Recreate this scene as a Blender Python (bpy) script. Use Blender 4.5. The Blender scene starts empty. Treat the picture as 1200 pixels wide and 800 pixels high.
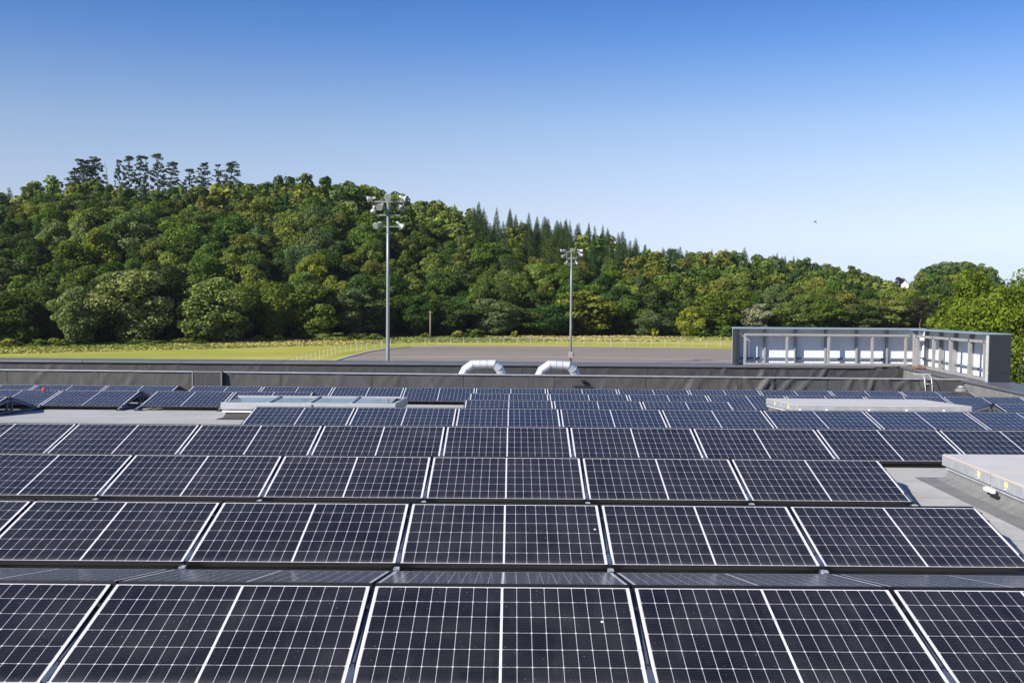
import bpy, bmesh, math, random
import numpy as np
from mathutils import Vector, Matrix, Euler
R = math.radians
rng = np.random.default_rng(7)
random.seed(7)
scene = bpy.context.scene
COL = scene.collection

# ---------------------------------------------------------------- camera, sky, sun, exposure
F, PITCH, ROLL, CAMZ = 1238.0, R(3.17), R(-.42), 2.40
cam_d = bpy.data.cameras.new('camera')
cam = bpy.data.objects.new('camera', cam_d); COL.objects.link(cam)
cam_d.sensor_width = 36; cam_d.lens = 36 * F / 1200
cam_d.clip_start = .1; cam_d.clip_end = 9000
cam_d.dof.use_dof = True; cam_d.dof.focus_distance = 11; cam_d.dof.aperture_fstop = 9
cam.matrix_world = (Matrix.Translation((0, 0, CAMZ)) @ Matrix.Rotation(R(90) - PITCH, 4, 'X') @ Matrix.Rotation(-ROLL, 4, 'Z'))
scene.camera = cam
TOSUN = Vector((-1.42, -1.10, 1.05)).normalized()
w = bpy.data.worlds.new('World'); scene.world = w; w.use_nodes = True
nt = w.node_tree; nt.nodes.clear()
sky = nt.nodes.new('ShaderNodeTexSky'); sky.sky_type = 'NISHITA'; sky.sun_disc = False
sky.sun_elevation = math.asin(TOSUN.z); sky.sun_rotation = math.atan2(TOSUN.x, TOSUN.y)
sky.altitude = 200; sky.air_density = 1.0; sky.dust_density = .3; sky.ozone_density = 2.0
tc = nt.nodes.new('ShaderNodeTexCoord'); sp = nt.nodes.new('ShaderNodeSeparateXYZ')
nt.links.new(tc.outputs['Generated'], sp.inputs[0])
rp = nt.nodes.new('ShaderNodeValToRGB')
rp.color_ramp.interpolation = 'LINEAR'
e = rp.color_ramp.elements
STOPS = [(0, .53, .68, 1.15), (.026, .53, .57, .87), (.066, .59, .56, .71), (.106, .61, .57, .68), (.145, .56, .565, .67), (.184, .43, .505, .68), (.222, .285, .43, .68), (.257, .205, .37, .65), (.34, .26, .42, .72), (.45, .38, .56, .88), (.56, .22, .32, .52), (.70, .18, .27, .44), (1, .34, .48, .75)]
while len(e) < len(STOPS): e.new(.5)
for el_, (p_, r_, g_, b_) in zip(e, STOPS): el_.position = p_; el_.color = (r_, g_, b_, 1)
mu = nt.nodes.new('ShaderNodeMix'); mu.data_type = 'RGBA'; mu.blend_type = 'MULTIPLY'; mu.inputs[0].default_value = 1
nt.links.new(sp.outputs[2], rp.inputs[0])
nt.links.new(sky.outputs[0], mu.inputs[6]); nt.links.new(rp.outputs[0], mu.inputs[7])
bg = nt.nodes.new('ShaderNodeBackground'); bg.inputs[1].default_value = .11
nt.links.new(mu.outputs[2], bg.inputs[0])
wo = nt.nodes.new('ShaderNodeOutputWorld'); nt.links.new(bg.outputs[0], wo.inputs[0])
sd = bpy.data.lights.new('sun', 'SUN'); sd.energy = 4.6; sd.angle = R(.5); sd.color = (1, .94, .85)
so = bpy.data.objects.new('sun', sd); COL.objects.link(so)
so.rotation_euler = TOSUN.to_track_quat('Z', 'Y').to_euler(); so.location = (-60, -40, 60)
vs = scene.view_settings; vs.view_transform = 'Standard'; vs.look = 'None'; vs.gamma = 1; vs.exposure = .85

# ---------------------------------------------------------------- helpers
def sight(px, py, Y):
    """point at depth Y on the sight line through a photograph pixel"""
    u, v = px - 600, py - 400
    c, s = math.cos(-ROLL), math.sin(-ROLL)
    u, v = u * c - v * s, u * s + v * c
    d = (u / F, math.cos(PITCH) - v / F * math.sin(PITCH), -math.sin(PITCH) - v / F * math.cos(PITCH))
    k = Y / d[1]
    return Vector((d[0] * k, Y, CAMZ + d[2] * k))
ZF = -7.6
def on_field(px, py):
    p = sight(px, py, 100); k = (ZF - CAMZ) / (p.z - CAMZ)
    return Vector((p.x * k, 100 * k, ZF))

class MB:
    def __init__(s): s.v = []; s.f = []; s.mi = []
    def add(s, vs_, fs, mi=0):
        o = len(s.v); s.v += [tuple(q) for q in vs_]; s.f += [tuple(o + i for i in f) for f in fs]; s.mi += [mi] * len(fs); return s
    def box(s, x0, x1, y0, y1, z0, z1, mi=0, M=None, c=0.0):
        """box, with chamfered vertical+horizontal edges when c > 0"""
        if c:
            bm = bmesh.new(); bmesh.ops.create_cube(bm, size=1)
            bmesh.ops.scale(bm, vec=(x1 - x0, y1 - y0, z1 - z0), verts=bm.verts)
            bmesh.ops.translate(bm, vec=((x0 + x1) / 2, (y0 + y1) / 2, (z0 + z1) / 2), verts=bm.verts)
            bmesh.ops.bevel(bm, geom=bm.edges[:], offset=c, segments=2, affect='EDGES', profile=.5)
            bm.verts.index_update()
            vv = [v.co.copy() for v in bm.verts]; ff = [[v.index for v in f.verts] for f in bm.faces]; bm.free()
        else:
            vv = [Vector(q) for q in ((x0,y0,z0),(x1,y0,z0),(x1,y1,z0),(x0,y1,z0),(x0,y0,z1),(x1,y0,z1),(x1,y1,z1),(x0,y1,z1))]
            ff = [(3,2,1,0),(4,5,6,7),(0,1,5,4),(1,2,6,5),(2,3,7,6),(3,0,4,7)]
        if M is not None: vv = [M @ q for q in vv]
        return s.add(vv, ff, mi)
    def bar(s, a, b, w_, h_, mi=0, up=(0, 0, 1)):
        a, b = Vector(a), Vector(b); d = b - a; L = d.length; d.normalize(); up = Vector(up)
        x = d.cross(up)
        if x.length < 1e-4: x = d.cross(Vector((0, 1, 0)))
        x.normalize(); z = x.cross(d)
        M = Matrix((( x.x, d.x, z.x, a.x), (x.y, d.y, z.y, a.y), (x.z, d.z, z.z, a.z), (0, 0, 0, 1)))
        return s.box(-w_ / 2, w_ / 2, 0, L, -h_ / 2, h_ / 2, mi, M)
    def tube(s, pts, rad, n=12, mi=0, cap=True):
        pts = [Vector(p) for p in pts]; rs = rad if hasattr(rad, '__len__') else [rad] * len(pts)
        o = len(s.v); ref = None
        for i, p in enumerate(pts):
            t = ((pts[i + 1] - p).normalized() if i < len(pts) - 1 else Vector((0, 0, 0))) + ((p - pts[i - 1]).normalized() if i else Vector((0, 0, 0)))
            t.normalize()
            if ref is None:
                ref = t.orthogonal().normalized()
            ref = (ref - t * ref.dot(t)).normalized(); b = t.cross(ref)
            for k in range(n):
                a = 2 * math.pi * k / n
                s.v.append(tuple(p + (ref * math.cos(a) + b * math.sin(a)) * rs[i]))
        for i in range(len(pts) - 1):
            for k in range(n):
                k2 = (k + 1) % n
                s.f.append((o + i * n + k, o + i * n + k2, o + (i + 1) * n + k2, o + (i + 1) * n + k)); s.mi.append(mi)
        if cap:
            s.f.append(tuple(o + k for k in range(n))[::-1]); s.mi.append(mi)
            s.f.append(tuple(o + (len(pts) - 1) * n + k for k in range(n))); s.mi.append(mi)
        return s
    def mesh(s, name, mats, smooth=False):
        me = bpy.data.meshes.new(name); me.from_pydata(s.v, [], s.f)
        for m in (mats if isinstance(mats, (list, tuple)) else [mats]): me.materials.append(m)
        me.polygons.foreach_set('material_index', s.mi)
        if smooth: me.polygons.foreach_set('use_smooth', [True] * len(s.f))
        me.update()
        return me
    def build(s, name, mats, parent=None, smooth=False):
        return link(name, s.mesh(name, mats, smooth), parent)
def link(name, me, parent=None):
    o = bpy.data.objects.new(name, me); COL.objects.link(o)
    if parent: o.parent = parent
    return o
def tag(o, label=None, cat=None, group=None, kind=None):
    if label: o['label'] = label
    if cat: o['category'] = cat
    if group: o['group'] = group
    if kind: o['kind'] = kind
    return o
def thing(name, label, cat, loc=(0, 0, 0), rot=(0, 0, 0), group=None):
    o = bpy.data.objects.new(name, None); COL.objects.link(o); o.location = loc; o.rotation_euler = rot
    o.empty_display_size = .2
    return tag(o, label, cat, group)
def dup(root, loc, rot, label, group=None):
    r = root.copy(); COL.objects.link(r); r.location = loc; r.rotation_euler = rot
    tag(r, label, None, group)
    for ch in list(root.children):
        c = ch.copy(); COL.objects.link(c); c.parent = r
        for g in ch.children:
            d = g.copy(); COL.objects.link(d); d.parent = c
    return r

# ---------------------------------------------------------------- materials
class N:
    def __init__(s, name):
        s.m = bpy.data.materials.new(name); s.m.use_nodes = True; s.t = s.m.node_tree
        s.b = s.t.nodes['Principled BSDF']
    def n(s, ty, **k):
        q = s.t.nodes.new(ty)
        for a, v in k.items(): setattr(q, a, v)
        return q
    def l(s, a, b): s.t.links.new(a, b)
    def math(s, op, a, b=None, c=None):
        q = s.n('ShaderNodeMath', operation=op)
        for i, v in enumerate((a, b, c)):
            if v is None: continue
            if isinstance(v, (int, float)): q.inputs[i].default_value = v
            else: s.l(v, q.inputs[i])
        return q.outputs[0]
    def mix(s, fac, a, b, blend='MIX'):
        q = s.n('ShaderNodeMix', data_type='RGBA', blend_type=blend)
        for i, v in ((0, fac), (6, a), (7, b)):
            if isinstance(v, (int, float)): q.inputs[i].default_value = v
            elif isinstance(v, tuple): q.inputs[i].default_value = v + (1,) * (4 - len(v))
            else: s.l(v, q.inputs[i])
        return q.outputs[2]
    def noise(s, scale, detail=4, rough=.6, vec=None, coord='Object', stretch=None):
        q = s.n('ShaderNodeTexNoise'); q.inputs['Scale'].default_value = scale
        q.inputs['Detail'].default_value = detail; q.inputs['Roughness'].default_value = rough
        if vec is None:
            vec = s.n('ShaderNodeTexCoord').outputs[coord]
        if stretch:
            mp = s.n('ShaderNodeMapping'); mp.inputs['Scale'].default_value = stretch[:3]
            if len(stretch) > 3: mp.inputs['Rotation'].default_value = stretch[3:]
            s.l(vec, mp.inputs[0]); vec = mp.outputs[0]
        s.l(vec, q.inputs['Vector']); return q.outputs[0]
    def ramp(s, v, *stops):
        q = s.n('ShaderNodeValToRGB'); e = q.color_ramp.elements
        while len(e) < len(stops): e.new(.5)
        for el, (p, c) in zip(e, stops):
            el.position = p; el.color = (c + (1,)) if isinstance(c, tuple) else (c, c, c, 1)
        s.l(v, q.inputs[0]); return q.outputs[0]
    def bump(s, h, strength=.3, dist=.02):
        q = s.n('ShaderNodeBump'); q.inputs['Strength'].default_value = strength; q.inputs['Distance'].default_value = dist
        s.l(h, q.inputs['Height']); s.l(q.outputs[0], s.b.inputs['Normal']); return q
    def base(s, v):
        if isinstance(v, tuple): s.b.inputs['Base Color'].default_value = v + (1,)
        else: s.l(v, s.b.inputs['Base Color'])
        return s
    def set(s, rough=None, metal=None, spec=None, ior=None):
        if rough is not None: s.b.inputs['Roughness'].default_value = rough
        if metal is not None: s.b.inputs['Metallic'].default_value = metal
        if spec is not None: s.b.inputs['Specular IOR Level'].default_value = spec
        if ior is not None: s.b.inputs['IOR'].default_value = ior
        return s
def worn(name, col, rough=.5, metal=0., var=.25, scale=3, bump=0., spec=.5, fine=40):
    q = N(name); a = q.noise(scale, 6); b = q.noise(fine, 3)
    dark = tuple(c * (1 - var) for c in col); lite = tuple(min(1, c * (1 + var)) for c in col)
    c = q.ramp(a, (.3, dark), (.7, lite))
    c = q.mix(.25, c, q.ramp(b, (.35, dark), (.65, lite)))
    q.base(c).set(rough, metal, spec)
    if bump: q.bump(b, bump, .01)
    return q.m

def cell_material():
    q = N('solar_cells')
    tc = q.n('ShaderNodeTexCoord').outputs['Object']
    s = q.n('ShaderNodeSeparateXYZ'); q.l(tc, s.inputs[0])
    x, y = s.outputs[0], s.outputs[1]
    ax = q.math('ABSOLUTE', x)
    cu = q.math('DIVIDE', q.math('SUBTRACT', ax, .0060), .0916)
    yo = q.math('SUBTRACT', y, .017)
    cv = q.math('DIVIDE', yo, .18333)
    fu = q.math('FRACT', cu); fv = q.math('FRACT', cv)
    du = q.math('MULTIPLY', q.math('SUBTRACT', .5, q.math('ABSOLUTE', q.math('SUBTRACT', fu, .5))), .0916)
    dv = q.math('MULTIPLY', q.math('SUBTRACT', .5, q.math('ABSOLUTE', q.math('SUBTRACT', fv, .5))), .18333)
    cell = q.math('MULTIPLY', q.math('GREATER_THAN', du, .0013), q.math('GREATER_THAN', dv, .0014))
    cell = q.math('MULTIPLY', cell, q.math('GREATER_THAN', q.math('ADD', du, dv), .0095))
    inside = q.math('MULTIPLY', q.math('GREATER_THAN', ax, .0080), q.math('LESS_THAN', ax, .8325))
    inside = q.math('MULTIPLY', inside, q.math('MULTIPLY', q.math('GREATER_THAN', y, .0185), q.math('LESS_THAN', y, 1.1155)))
    cell = q.math('MULTIPLY', cell, inside)
    # per-cell shade
    cidx = q.n('ShaderNodeCombineXYZ')
    q.l(q.math('ADD', q.math('FLOOR', q.math('DIVIDE', x, .0916)), 0), cidx.inputs[0]); q.l(q.math('FLOOR', cv), cidx.inputs[1])
    oi = q.n('ShaderNodeObjectInfo'); q.l(q.math('MULTIPLY', oi.outputs['Random'], 91), cidx.inputs[2])
    wn = q.n('ShaderNodeTexWhiteNoise'); q.l(cidx.outputs[0], wn.inputs[0])
    cellc = q.mix(q.math('MULTIPLY', wn.outputs[0], .9), (.0042, .0042, .0075), (.0080, .0078, .0125))
    # thin busbars across each half cell
    bb = q.math('ABSOLUTE', q.math('SUBTRACT', q.math('FRACT', q.math('MULTIPLY', yo, 10 / .18333)), .5))
    cellc = q.mix(q.math('MULTIPLY', q.math('LESS_THAN', bb, .045), .45), cellc, (.11, .11, .13))
    # dust film and specks on the glass, washed down to the low edge
    off = q.n('ShaderNodeVectorMath', operation='ADD'); q.l(tc, off.inputs[0])
    cmb = q.n('ShaderNodeCombineXYZ'); q.l(q.math('MULTIPLY', oi.outputs['Random'], 57), cmb.inputs[2]); q.l(cmb.outputs[0], off.inputs[1])
    dust = q.ramp(q.noise(2.2, 6, .65, vec=off.outputs[0]), (.35, .0), (.8, .05))
    vor = q.n('ShaderNodeTexVoronoi'); vor.inputs['Scale'].default_value = 34; q.l(off.outputs[0], vor.inputs['Vector'])
    sz = q.n('ShaderNodeSeparateColor'); q.l(vor.outputs['Color'], sz.inputs[0])
    speck = q.math('MULTIPLY', q.math('LESS_THAN', vor.outputs['Distance'], q.math('MULTIPLY', sz.outputs[0], .16)), q.math('GREATER_THAN', sz.outputs[1], .72))
    col = q.mix(cell, q.mix(inside, (.68, .67, .69), (.60, .59, .62)), cellc)
    low = q.math('MULTIPLY', q.math('POWER', q.math('SUBTRACT', 1, q.math('MINIMUM', q.math('MULTIPLY', y, 9), 1)), 2), q.math('ADD', .03, q.math('MULTIPLY', q.noise(9, 4, .7, vec=off.outputs[0], stretch=(1, .25, 1)), .22)))
    dust = q.math('ADD', dust, low)
    runs = q.ramp(q.noise(14, 4, .6, vec=off.outputs[0], stretch=(1, .07, 1)), (.55, .0), (.85, .035))
    dust = q.math('ADD', dust, q.math('ADD', runs, q.math('MULTIPLY', oi.outputs['Random'], .012)))
    col = q.mix(dust, col, (.42, .40, .38))
    col = q.mix(q.math('MULTIPLY', speck, .28), col, (.5, .46, .38))
    q.base(col).set(.10, 0, .5, 1.40)
    q.b.inputs['Sheen Weight'].default_value = .09; q.b.inputs['Sheen Roughness'].default_value = .25; q.b.inputs['Sheen Tint'].default_value = (.85, .83, .80, 1)
    q.l(q.math('ADD', q.math('MULTIPLY', dust, 1.6), .17), q.b.inputs['Roughness'])
    return q.m
M = {}
M['cells'] = cell_material()
M['black_frame'] = worn('black_anodised_frame', (.010, .010, .012), .38, 0, .2)
M['alu'] = worn('rail_aluminium', (.13, .16, .21), .42, .55, .2, 6)
M['clip'] = worn('bright_aluminium', (.62, .62, .62), .35, .4, .15, 8)
M['rubber'] = worn('black_rubber', (.02, .02, .02), .8)
M['galv'] = worn('galvanised_steel', (.50, .52, .54), .42, .35, .18, 5)
M['frame_grey'] = worn('skylight_frame', (.36, .38, .40), .45, .2, .12, 5)
M['galv_pipe'] = worn('insulated_duct_skin', (.62, .65, .68), .38, .25, .12, 4)
M['galv_dull'] = worn('dull_lid_side', (.40, .41, .43), .45, .35, .22, 7, .1)
M['white_metal'] = worn('white_coated_metal', (.80, .80, .79), .4, 0, .06, 3)
M['off_white'] = worn('weathered_white_flashing', (.72, .72, .72), .45, 0, .1, 9)
M['lid'] = worn('beige_lid_sheet', (.53, .505, .465), .5, 0, .08, 2.5, .05)
M['lid_edge'] = worn('lid_rim', (.50, .41, .34), .5, 0, .12, 4)
M['yellow'] = worn('yellow_sticker', (.80, .66, .22), .5, 0, .08)
M['slate'] = worn('slate_cladding', (.017, .023, .032), .45, 0, .12, 2)
M['post'] = worn('screen_frame_steel', (.29, .285, .285), .5, .2, .14, 5)
M['skin'] = worn('screen_sheet', (.66, .70, .75), .45, 0, .05, 2)
M['cap'] = worn('screen_cap_sheet', (.26, .31, .36), .45, .2, .1, 3)
M['coping'] = worn('coping_sheet', (.12, .125, .14), .5, .2, .2, 1.2)
M['grey_rail'] = worn('grey_back_rail', (.16, .19, .23), .5, .2, .1, 4)
M['brown'] = worn('brown_bundle', (.16, .09, .06), .8, 0, .4, 18, .5)
M['red'] = worn('red_plastic', (.65, .03, .03), .4, 0, .1)
M['pole'] = worn('mast_steel', (.22, .24, .265), .45, .3, .12, 1.5)
M['lamp'] = worn('lamp_housing', (.42, .43, .42), .38, .15, .1, 4)
M['lens'] = worn('lamp_glass', (.16, .19, .18), .12, 0, .2, 6)
M['wood'] = worn('weathered_wood', (.17, .14, .12), .8, 0, .3, 8)
M['bark'] = worn('bark', (.075, .058, .045), .9, 0, .4, 6, .4)
M['bird'] = worn('bird_plumage', (.02, .022, .025), .7, 0, .3, 20)
M['house_wall'] = worn('white_render', (.80, .79, .76), .7, 0, .05)
M['roof_tile'] = worn('slate_roof', (.07, .065, .07), .6, 0, .25, 2)
M['facade'] = worn('grey_facade', (.22, .23, .24), .5, 0, .1, 1)
M['blade_rail'] = worn('white_rail', (.42, .43, .42), .5, 0, .08)
M['black_box'] = worn('black_plastic', (.015, .015, .016), .5)

def glass_mat():
    q = N('skylight_pane')
    a = q.noise(1.1, 4)
    q.base(q.ramp(a, (.3, (.10, .12, .14)), (.7, (.17, .19, .21)))).set(.06, 0, .7, 1.5)
    return q.m
M['pane'] = glass_mat()

def roof_mat():
    q = N('roof_membrane')
    pos = q.n('ShaderNodeNewGeometry').outputs['Position']
    s = q.n('ShaderNodeSeparateXYZ'); q.l(pos, s.inputs[0])
    big = q.noise(.35, 6, .65, vec=pos); fine = q.noise(60, 3, .7, vec=pos); streak = q.noise(1.2, 5, .6, vec=pos, stretch=(.25, 2.2, 1))
    c = q.ramp(big, (.3, (.335, .33, .315)), (.7, (.445, .44, .425)))
    st = q.noise(.9, 5, .7, vec=pos); ring = q.ramp(st, (.50, 0.), (.56, .5), (.60, .12))
    c = q.mix(.35, c, q.ramp(streak, (.35, (.31, .305, .295)), (.65, (.48, .475, .46))))
    c = q.mix(.45, c, q.ramp(fine, (.3, (.28, .275, .265)), (.7, (.52, .515, .50))))
    c = q.mix(q.math('MULTIPLY', ring, .55), c, (.20, .195, .175))
    # sheet laps every metre
    fy = q.math('FRACT', q.math('ADD', s.outputs[1], q.math('MULTIPLY', q.math('SUBTRACT', q.noise(1.5, 2, vec=pos), .5), .02)))
    lap = q.math('LESS_THAN', q.math('ABSOLUTE', q.math('SUBTRACT', fy, .88)), .009)
    c = q.mix(q.math('MULTIPLY', lap, .75), c, (.10, .095, .085))
    q.base(c).set(.85, 0, .3)
    q.bump(q.math('ADD', q.math('MULTIPLY', fine, .3), q.math('MULTIPLY', q.math('GREATER_THAN', fy, .88), .6)), .5, .01)
    return q.m
M['roof'] = roof_mat()

def membrane_mat(name, lo, hi, fold=1.0, seam=1.35, rot=.0):
    q = N(name)
    pos = q.n('ShaderNodeNewGeometry').outputs['Position']
    s = q.n('ShaderNodeSeparateXYZ'); q.l(pos, s.inputs[0])
    big = q.noise(1.3, 5, .6, vec=pos); fine = q.noise(70, 3, .7, vec=pos)
    run = q.noise(1.6, 5, .65, vec=pos, stretch=(2.2, 2.2, .5))
    c = q.ramp(big, (.3, lo), (.7, hi))
    c = q.mix(.45, c, q.ramp(run, (.35, tuple(v * .75 for v in lo)), (.65, tuple(v * 1.2 for v in hi))))
    c = q.mix(.45, c, q.ramp(q.noise(9, 5, .7, vec=pos, stretch=(1, 1, .45)), (.3, tuple(v * .7 for v in lo)), (.7, tuple(v * 1.25 for v in hi))))
    c = q.mix(.25, c, q.ramp(fine, (.3, lo), (.7, hi)))
    sx = q.math('FRACT', q.math('DIVIDE', q.math('ADD', s.outputs[0], s.outputs[1]), seam))
    sm = q.math('LESS_THAN', sx, .018)
    c = q.mix(q.math('MULTIPLY', sm, .6), c, tuple(v * .35 for v in lo))
    q.base(c).set(.62, 0, .4)
    h = q.math('ADD', q.math('MULTIPLY', run, .4 * fold), q.math('ADD', q.math('MULTIPLY', fine, .05), q.math('MULTIPLY', q.math('LESS_THAN', sx, .06), .12)))
    q.bump(h, .55, .05)
    return q.m
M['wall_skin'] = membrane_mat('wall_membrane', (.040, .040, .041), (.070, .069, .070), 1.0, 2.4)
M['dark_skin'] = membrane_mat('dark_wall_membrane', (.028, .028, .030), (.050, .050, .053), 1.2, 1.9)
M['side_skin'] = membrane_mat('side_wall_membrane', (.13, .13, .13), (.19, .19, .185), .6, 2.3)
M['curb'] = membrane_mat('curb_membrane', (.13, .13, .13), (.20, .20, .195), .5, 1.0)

def asphalt_mat():
    q = N('track_asphalt')
    pos = q.n('ShaderNodeNewGeometry').outputs['Position']
    a = q.noise(.05, 5, .6, vec=pos, stretch=(1, 3, 1)); b = q.noise(3, 4, .7, vec=pos)
    c = q.ramp(a, (.3, (.185, .155, .132)), (.7, (.255, .215, .185)))
    c = q.mix(.3, c, q.ramp(b, (.3, (.16, .135, .115)), (.7, (.29, .245, .215))))
    q.base(c).set(.85, 0, .3); return q.m
M['asphalt'] = asphalt_mat()
M['line_white'] = worn('line_paint_white', (.62, .63, .66), .6, 0, .12, .5)
M['line_yellow'] = worn('line_paint_yellow', (.62, .50, .10), .6, 0, .15, .5)
M['kerb'] = worn('concrete_kerb', (.45, .43, .40), .7, 0, .15, 1)
M['road'] = worn('pale_paving', (.46, .42, .38), .8, 0, .12, .3)

def ground_mat():
    q = N('ground_cover')
    pos = q.n('ShaderNodeNewGeometry').outputs['Position']
    at = q.n('ShaderNodeAttribute'); at.attribute_name = 'cover'
    s = q.n('ShaderNodeSeparateColor'); q.l(at.outputs['Color'], s.inputs[0])
    a = q.noise(.06, 6, .65, vec=pos, stretch=(.6, 2.0, 1)); b = q.noise(.7, 5, .7, vec=pos); m3 = q.noise(.025, 4, .6, vec=pos, stretch=(.5, 2.5, 1))
    mown = q.ramp(a, (.25, (.22, .26, .038)), (.5, (.36, .345, .065)), (.72, (.52, .44, .14)))
    mown = q.mix(.30, mown, q.ramp(b, (.3, (.13, .18, .024)), (.7, (.36, .36, .08))))
    rough = q.ramp(m3, (.3, (.17, .19, .045)), (.7, (.36, .31, .12)))
    rough = q.mix(.5, rough, q.ramp(b, (.3, (.07, .09, .02)), (.7, (.33, .28, .12))))
    c = q.mix(s.outputs[0], mown, rough)
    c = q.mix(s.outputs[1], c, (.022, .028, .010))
    q.base(c).set(.95, 0, .1); return q.m
M['ground'] = ground_mat()

def leaf_mat(name, attr=None):
    q = N(name); q.t.nodes.remove(q.b)
    ti = q.n('ShaderNodeAttribute'); ti.attribute_name = 'tint'
    if attr:
        cc = q.n('ShaderNodeAttribute'); cc.attribute_name = attr; base = cc.outputs['Color']
    else:
        base = q.n('ShaderNodeObjectInfo').outputs['Color']
    k = q.math('ADD', q.math('MULTIPLY', ti.outputs['Fac'], .95), .52)
    kc = q.n('ShaderNodeCombineColor')
    q.l(q.math('MULTIPLY', k, q.math('ADD', q.math('MULTIPLY', ti.outputs['Fac'], .25), .87)), kc.inputs[0]); q.l(k, kc.inputs[1]); q.l(k, kc.inputs[2])
    c = q.mix(1., base, kc.outputs[0], 'MULTIPLY')
    d = q.n('ShaderNodeBsdfDiffuse'); q.l(c, d.inputs[0])
    t = q.n('ShaderNodeBsdfTranslucent'); q.l(q.mix(1., c, (1.05, 1.2, .5), 'MULTIPLY'), t.inputs[0])
    g = q.n('ShaderNodeBsdfGlossy'); g.inputs['Roughness'].default_value = .45; g.inputs[0].default_value = (.9, .95, 1, 1)
    m1 = q.n('ShaderNodeMixShader'); m1.inputs[0].default_value = .22; q.l(d.outputs[0], m1.inputs[1]); q.l(t.outputs[0], m1.inputs[2])
    m2 = q.n('ShaderNodeMixShader'); m2.inputs[0].default_value = .0; q.l(m1.outputs[0], m2.inputs[1]); q.l(g.outputs[0], m2.inputs[2])
    q.l(m2.outputs[0], q.t.nodes['Material Output'].inputs[0])
    return q.m
M['leaf'] = leaf_mat('foliage')
M['leaf_stuff'] = leaf_mat('foliage_mass', 'treecol')

# ---------------------------------------------------------------- ground, track, roads
def interp(x, tab): return np.interp(x, [t[0] for t in tab], [t[1] for t in tab])
def crest_tab(tab, Rd, th):   # skyline in photograph rows -> crest height above datum at distance Rd
    return [(p, CAMZ + (332 - (y + (p - 600) * .00733)) / F * (Rd if not callable(Rd) else Rd(p)) - th) for p, y in tab]
R1f = lambda p: float(np.interp(p, [-400, 400, 800, 1100], [325, 330, 400, 430]))
H1 = crest_tab([(-500, 282), (-200, 258), (0, 246), (50, 235), (100, 230), (180, 232), (250, 226), (300, 223), (340, 215), (400, 220), (450, 231), (500, 241), (550, 249), (600, 257), (650, 264), (700, 272), (750, 289), (800, 308)], R1f, 9.5) + [(870, 4), (980, -4), (1100, ZF)]
H2 = crest_tab([(560, 310), (700, 302), (800, 294), (850, 299), (900, 298), (950, 304), (1000, 312), (1030, 321), (1045, 331), (1080, 344), (1130, 345), (1400, 350), (1800, 352)], 560, 9)
H3 = crest_tab([(900, 350), (1000, 338), (1040, 334), (1064, 331), (1076, 316), (1092, 306), (1130, 303.5), (1160, 310), (1172, 322), (1190, 340), (1300, 352), (1500, 352), (2000, 356)], 850, 9)
FOOT = [(-600, 146), (0, 158), (250, 172), (500, 192), (860, 204), (1300, 221), (2000, 236)]
FOOT2 = [(p, f_ + 14) for p, f_ in FOOT]
def prof(t):
    t = np.clip(t, 0, 1); return np.sin(t * np.pi / 2) ** 1.15
def hz(X, Y):
    X = np.asarray(X, float); Y = np.asarray(Y, float); Ys = np.maximum(Y, 20.)
    px = 600 + F * X / Ys
    z = np.full(X.shape, ZF)
    for tab, Rr, ft in ((H1, np.interp(px, [-400, 400, 800, 1100], [325, 330, 400, 430]), FOOT), (H2, np.full(X.shape, 560.), FOOT2), (H3, np.full(X.shape, 850.), FOOT2)):
        c = interp(px, tab); f0 = interp(px, ft)
        zz = ZF + (c - ZF) * prof((Ys - f0) / (Rr - f0)) - np.maximum(Ys - Rr, 0) * .06
        z = np.maximum(z, np.where(Y > 60, zz, ZF))
    return z + np.where(z > ZF + .3, 0.8 * np.sin(X * .045 + 1) * np.sin(Y * .052), 0)
xs = np.concatenate([np.linspace(-3000, -420, 26)[:-1], np.arange(-420, 560, 7.), np.linspace(560, 3000, 24)])
ys = np.concatenate([np.linspace(-600, 60, 12)[:-1], np.arange(60, 470, 5.), np.arange(470, 960, 14.), np.linspace(960, 4500, 18)])
XX, YY = np.meshgrid(xs, ys); ZZ = hz(XX, YY)
nx, ny = len(xs), len(ys)
idx = np.arange(nx * ny).reshape(ny, nx)
quads = np.stack([idx[:-1, :-1], idx[:-1, 1:], idx[1:, 1:], idx[1:, :-1]], -1).reshape(-1, 4)
def np_mesh(name, V, Q, mats, attrs=None, colattr=None, smooth=False):
    me = bpy.data.meshes.new(name); k = Q.shape[1]
    me.vertices.add(len(V)); me.vertices.foreach_set('co', np.ascontiguousarray(V, np.float32).ravel())
    me.loops.add(Q.size); me.loops.foreach_set('vertex_index', np.ascontiguousarray(Q, np.int32).ravel())
    me.polygons.add(len(Q)); me.polygons.foreach_set('loop_start', np.arange(0, Q.size, k, dtype=np.int32))
    me.polygons.foreach_set('loop_total', np.full(len(Q), k, np.int32))
    for m in (mats if isinstance(mats, list) else [mats]): me.materials.append(m)
    if smooth: me.polygons.foreach_set('use_smooth', [True] * len(Q))
    for nm, (dom, val) in (attrs or {}).items():
        a = me.attributes.new(nm, 'FLOAT', dom); a.data.foreach_set('value', np.ascontiguousarray(val, np.float32))
    for nm, (dom, val) in (colattr or {}).items():
        a = me.attributes.new(nm, 'FLOAT_COLOR', dom); a.data.foreach_set('color', np.ascontiguousarray(val, np.float32).ravel())
    me.update(); me.validate(); return me
pxg = 600 + F * XX / np.maximum(YY, 20.)
fg = interp(pxg, FOOT)
rough = np.clip((YY - (fg - 17)) / 6, 0, 1) * (YY > 60)
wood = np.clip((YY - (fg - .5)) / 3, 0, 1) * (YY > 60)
cov = np.stack([rough, wood, np.zeros_like(rough), np.ones_like(rough)], -1).reshape(-1, 4)
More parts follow.
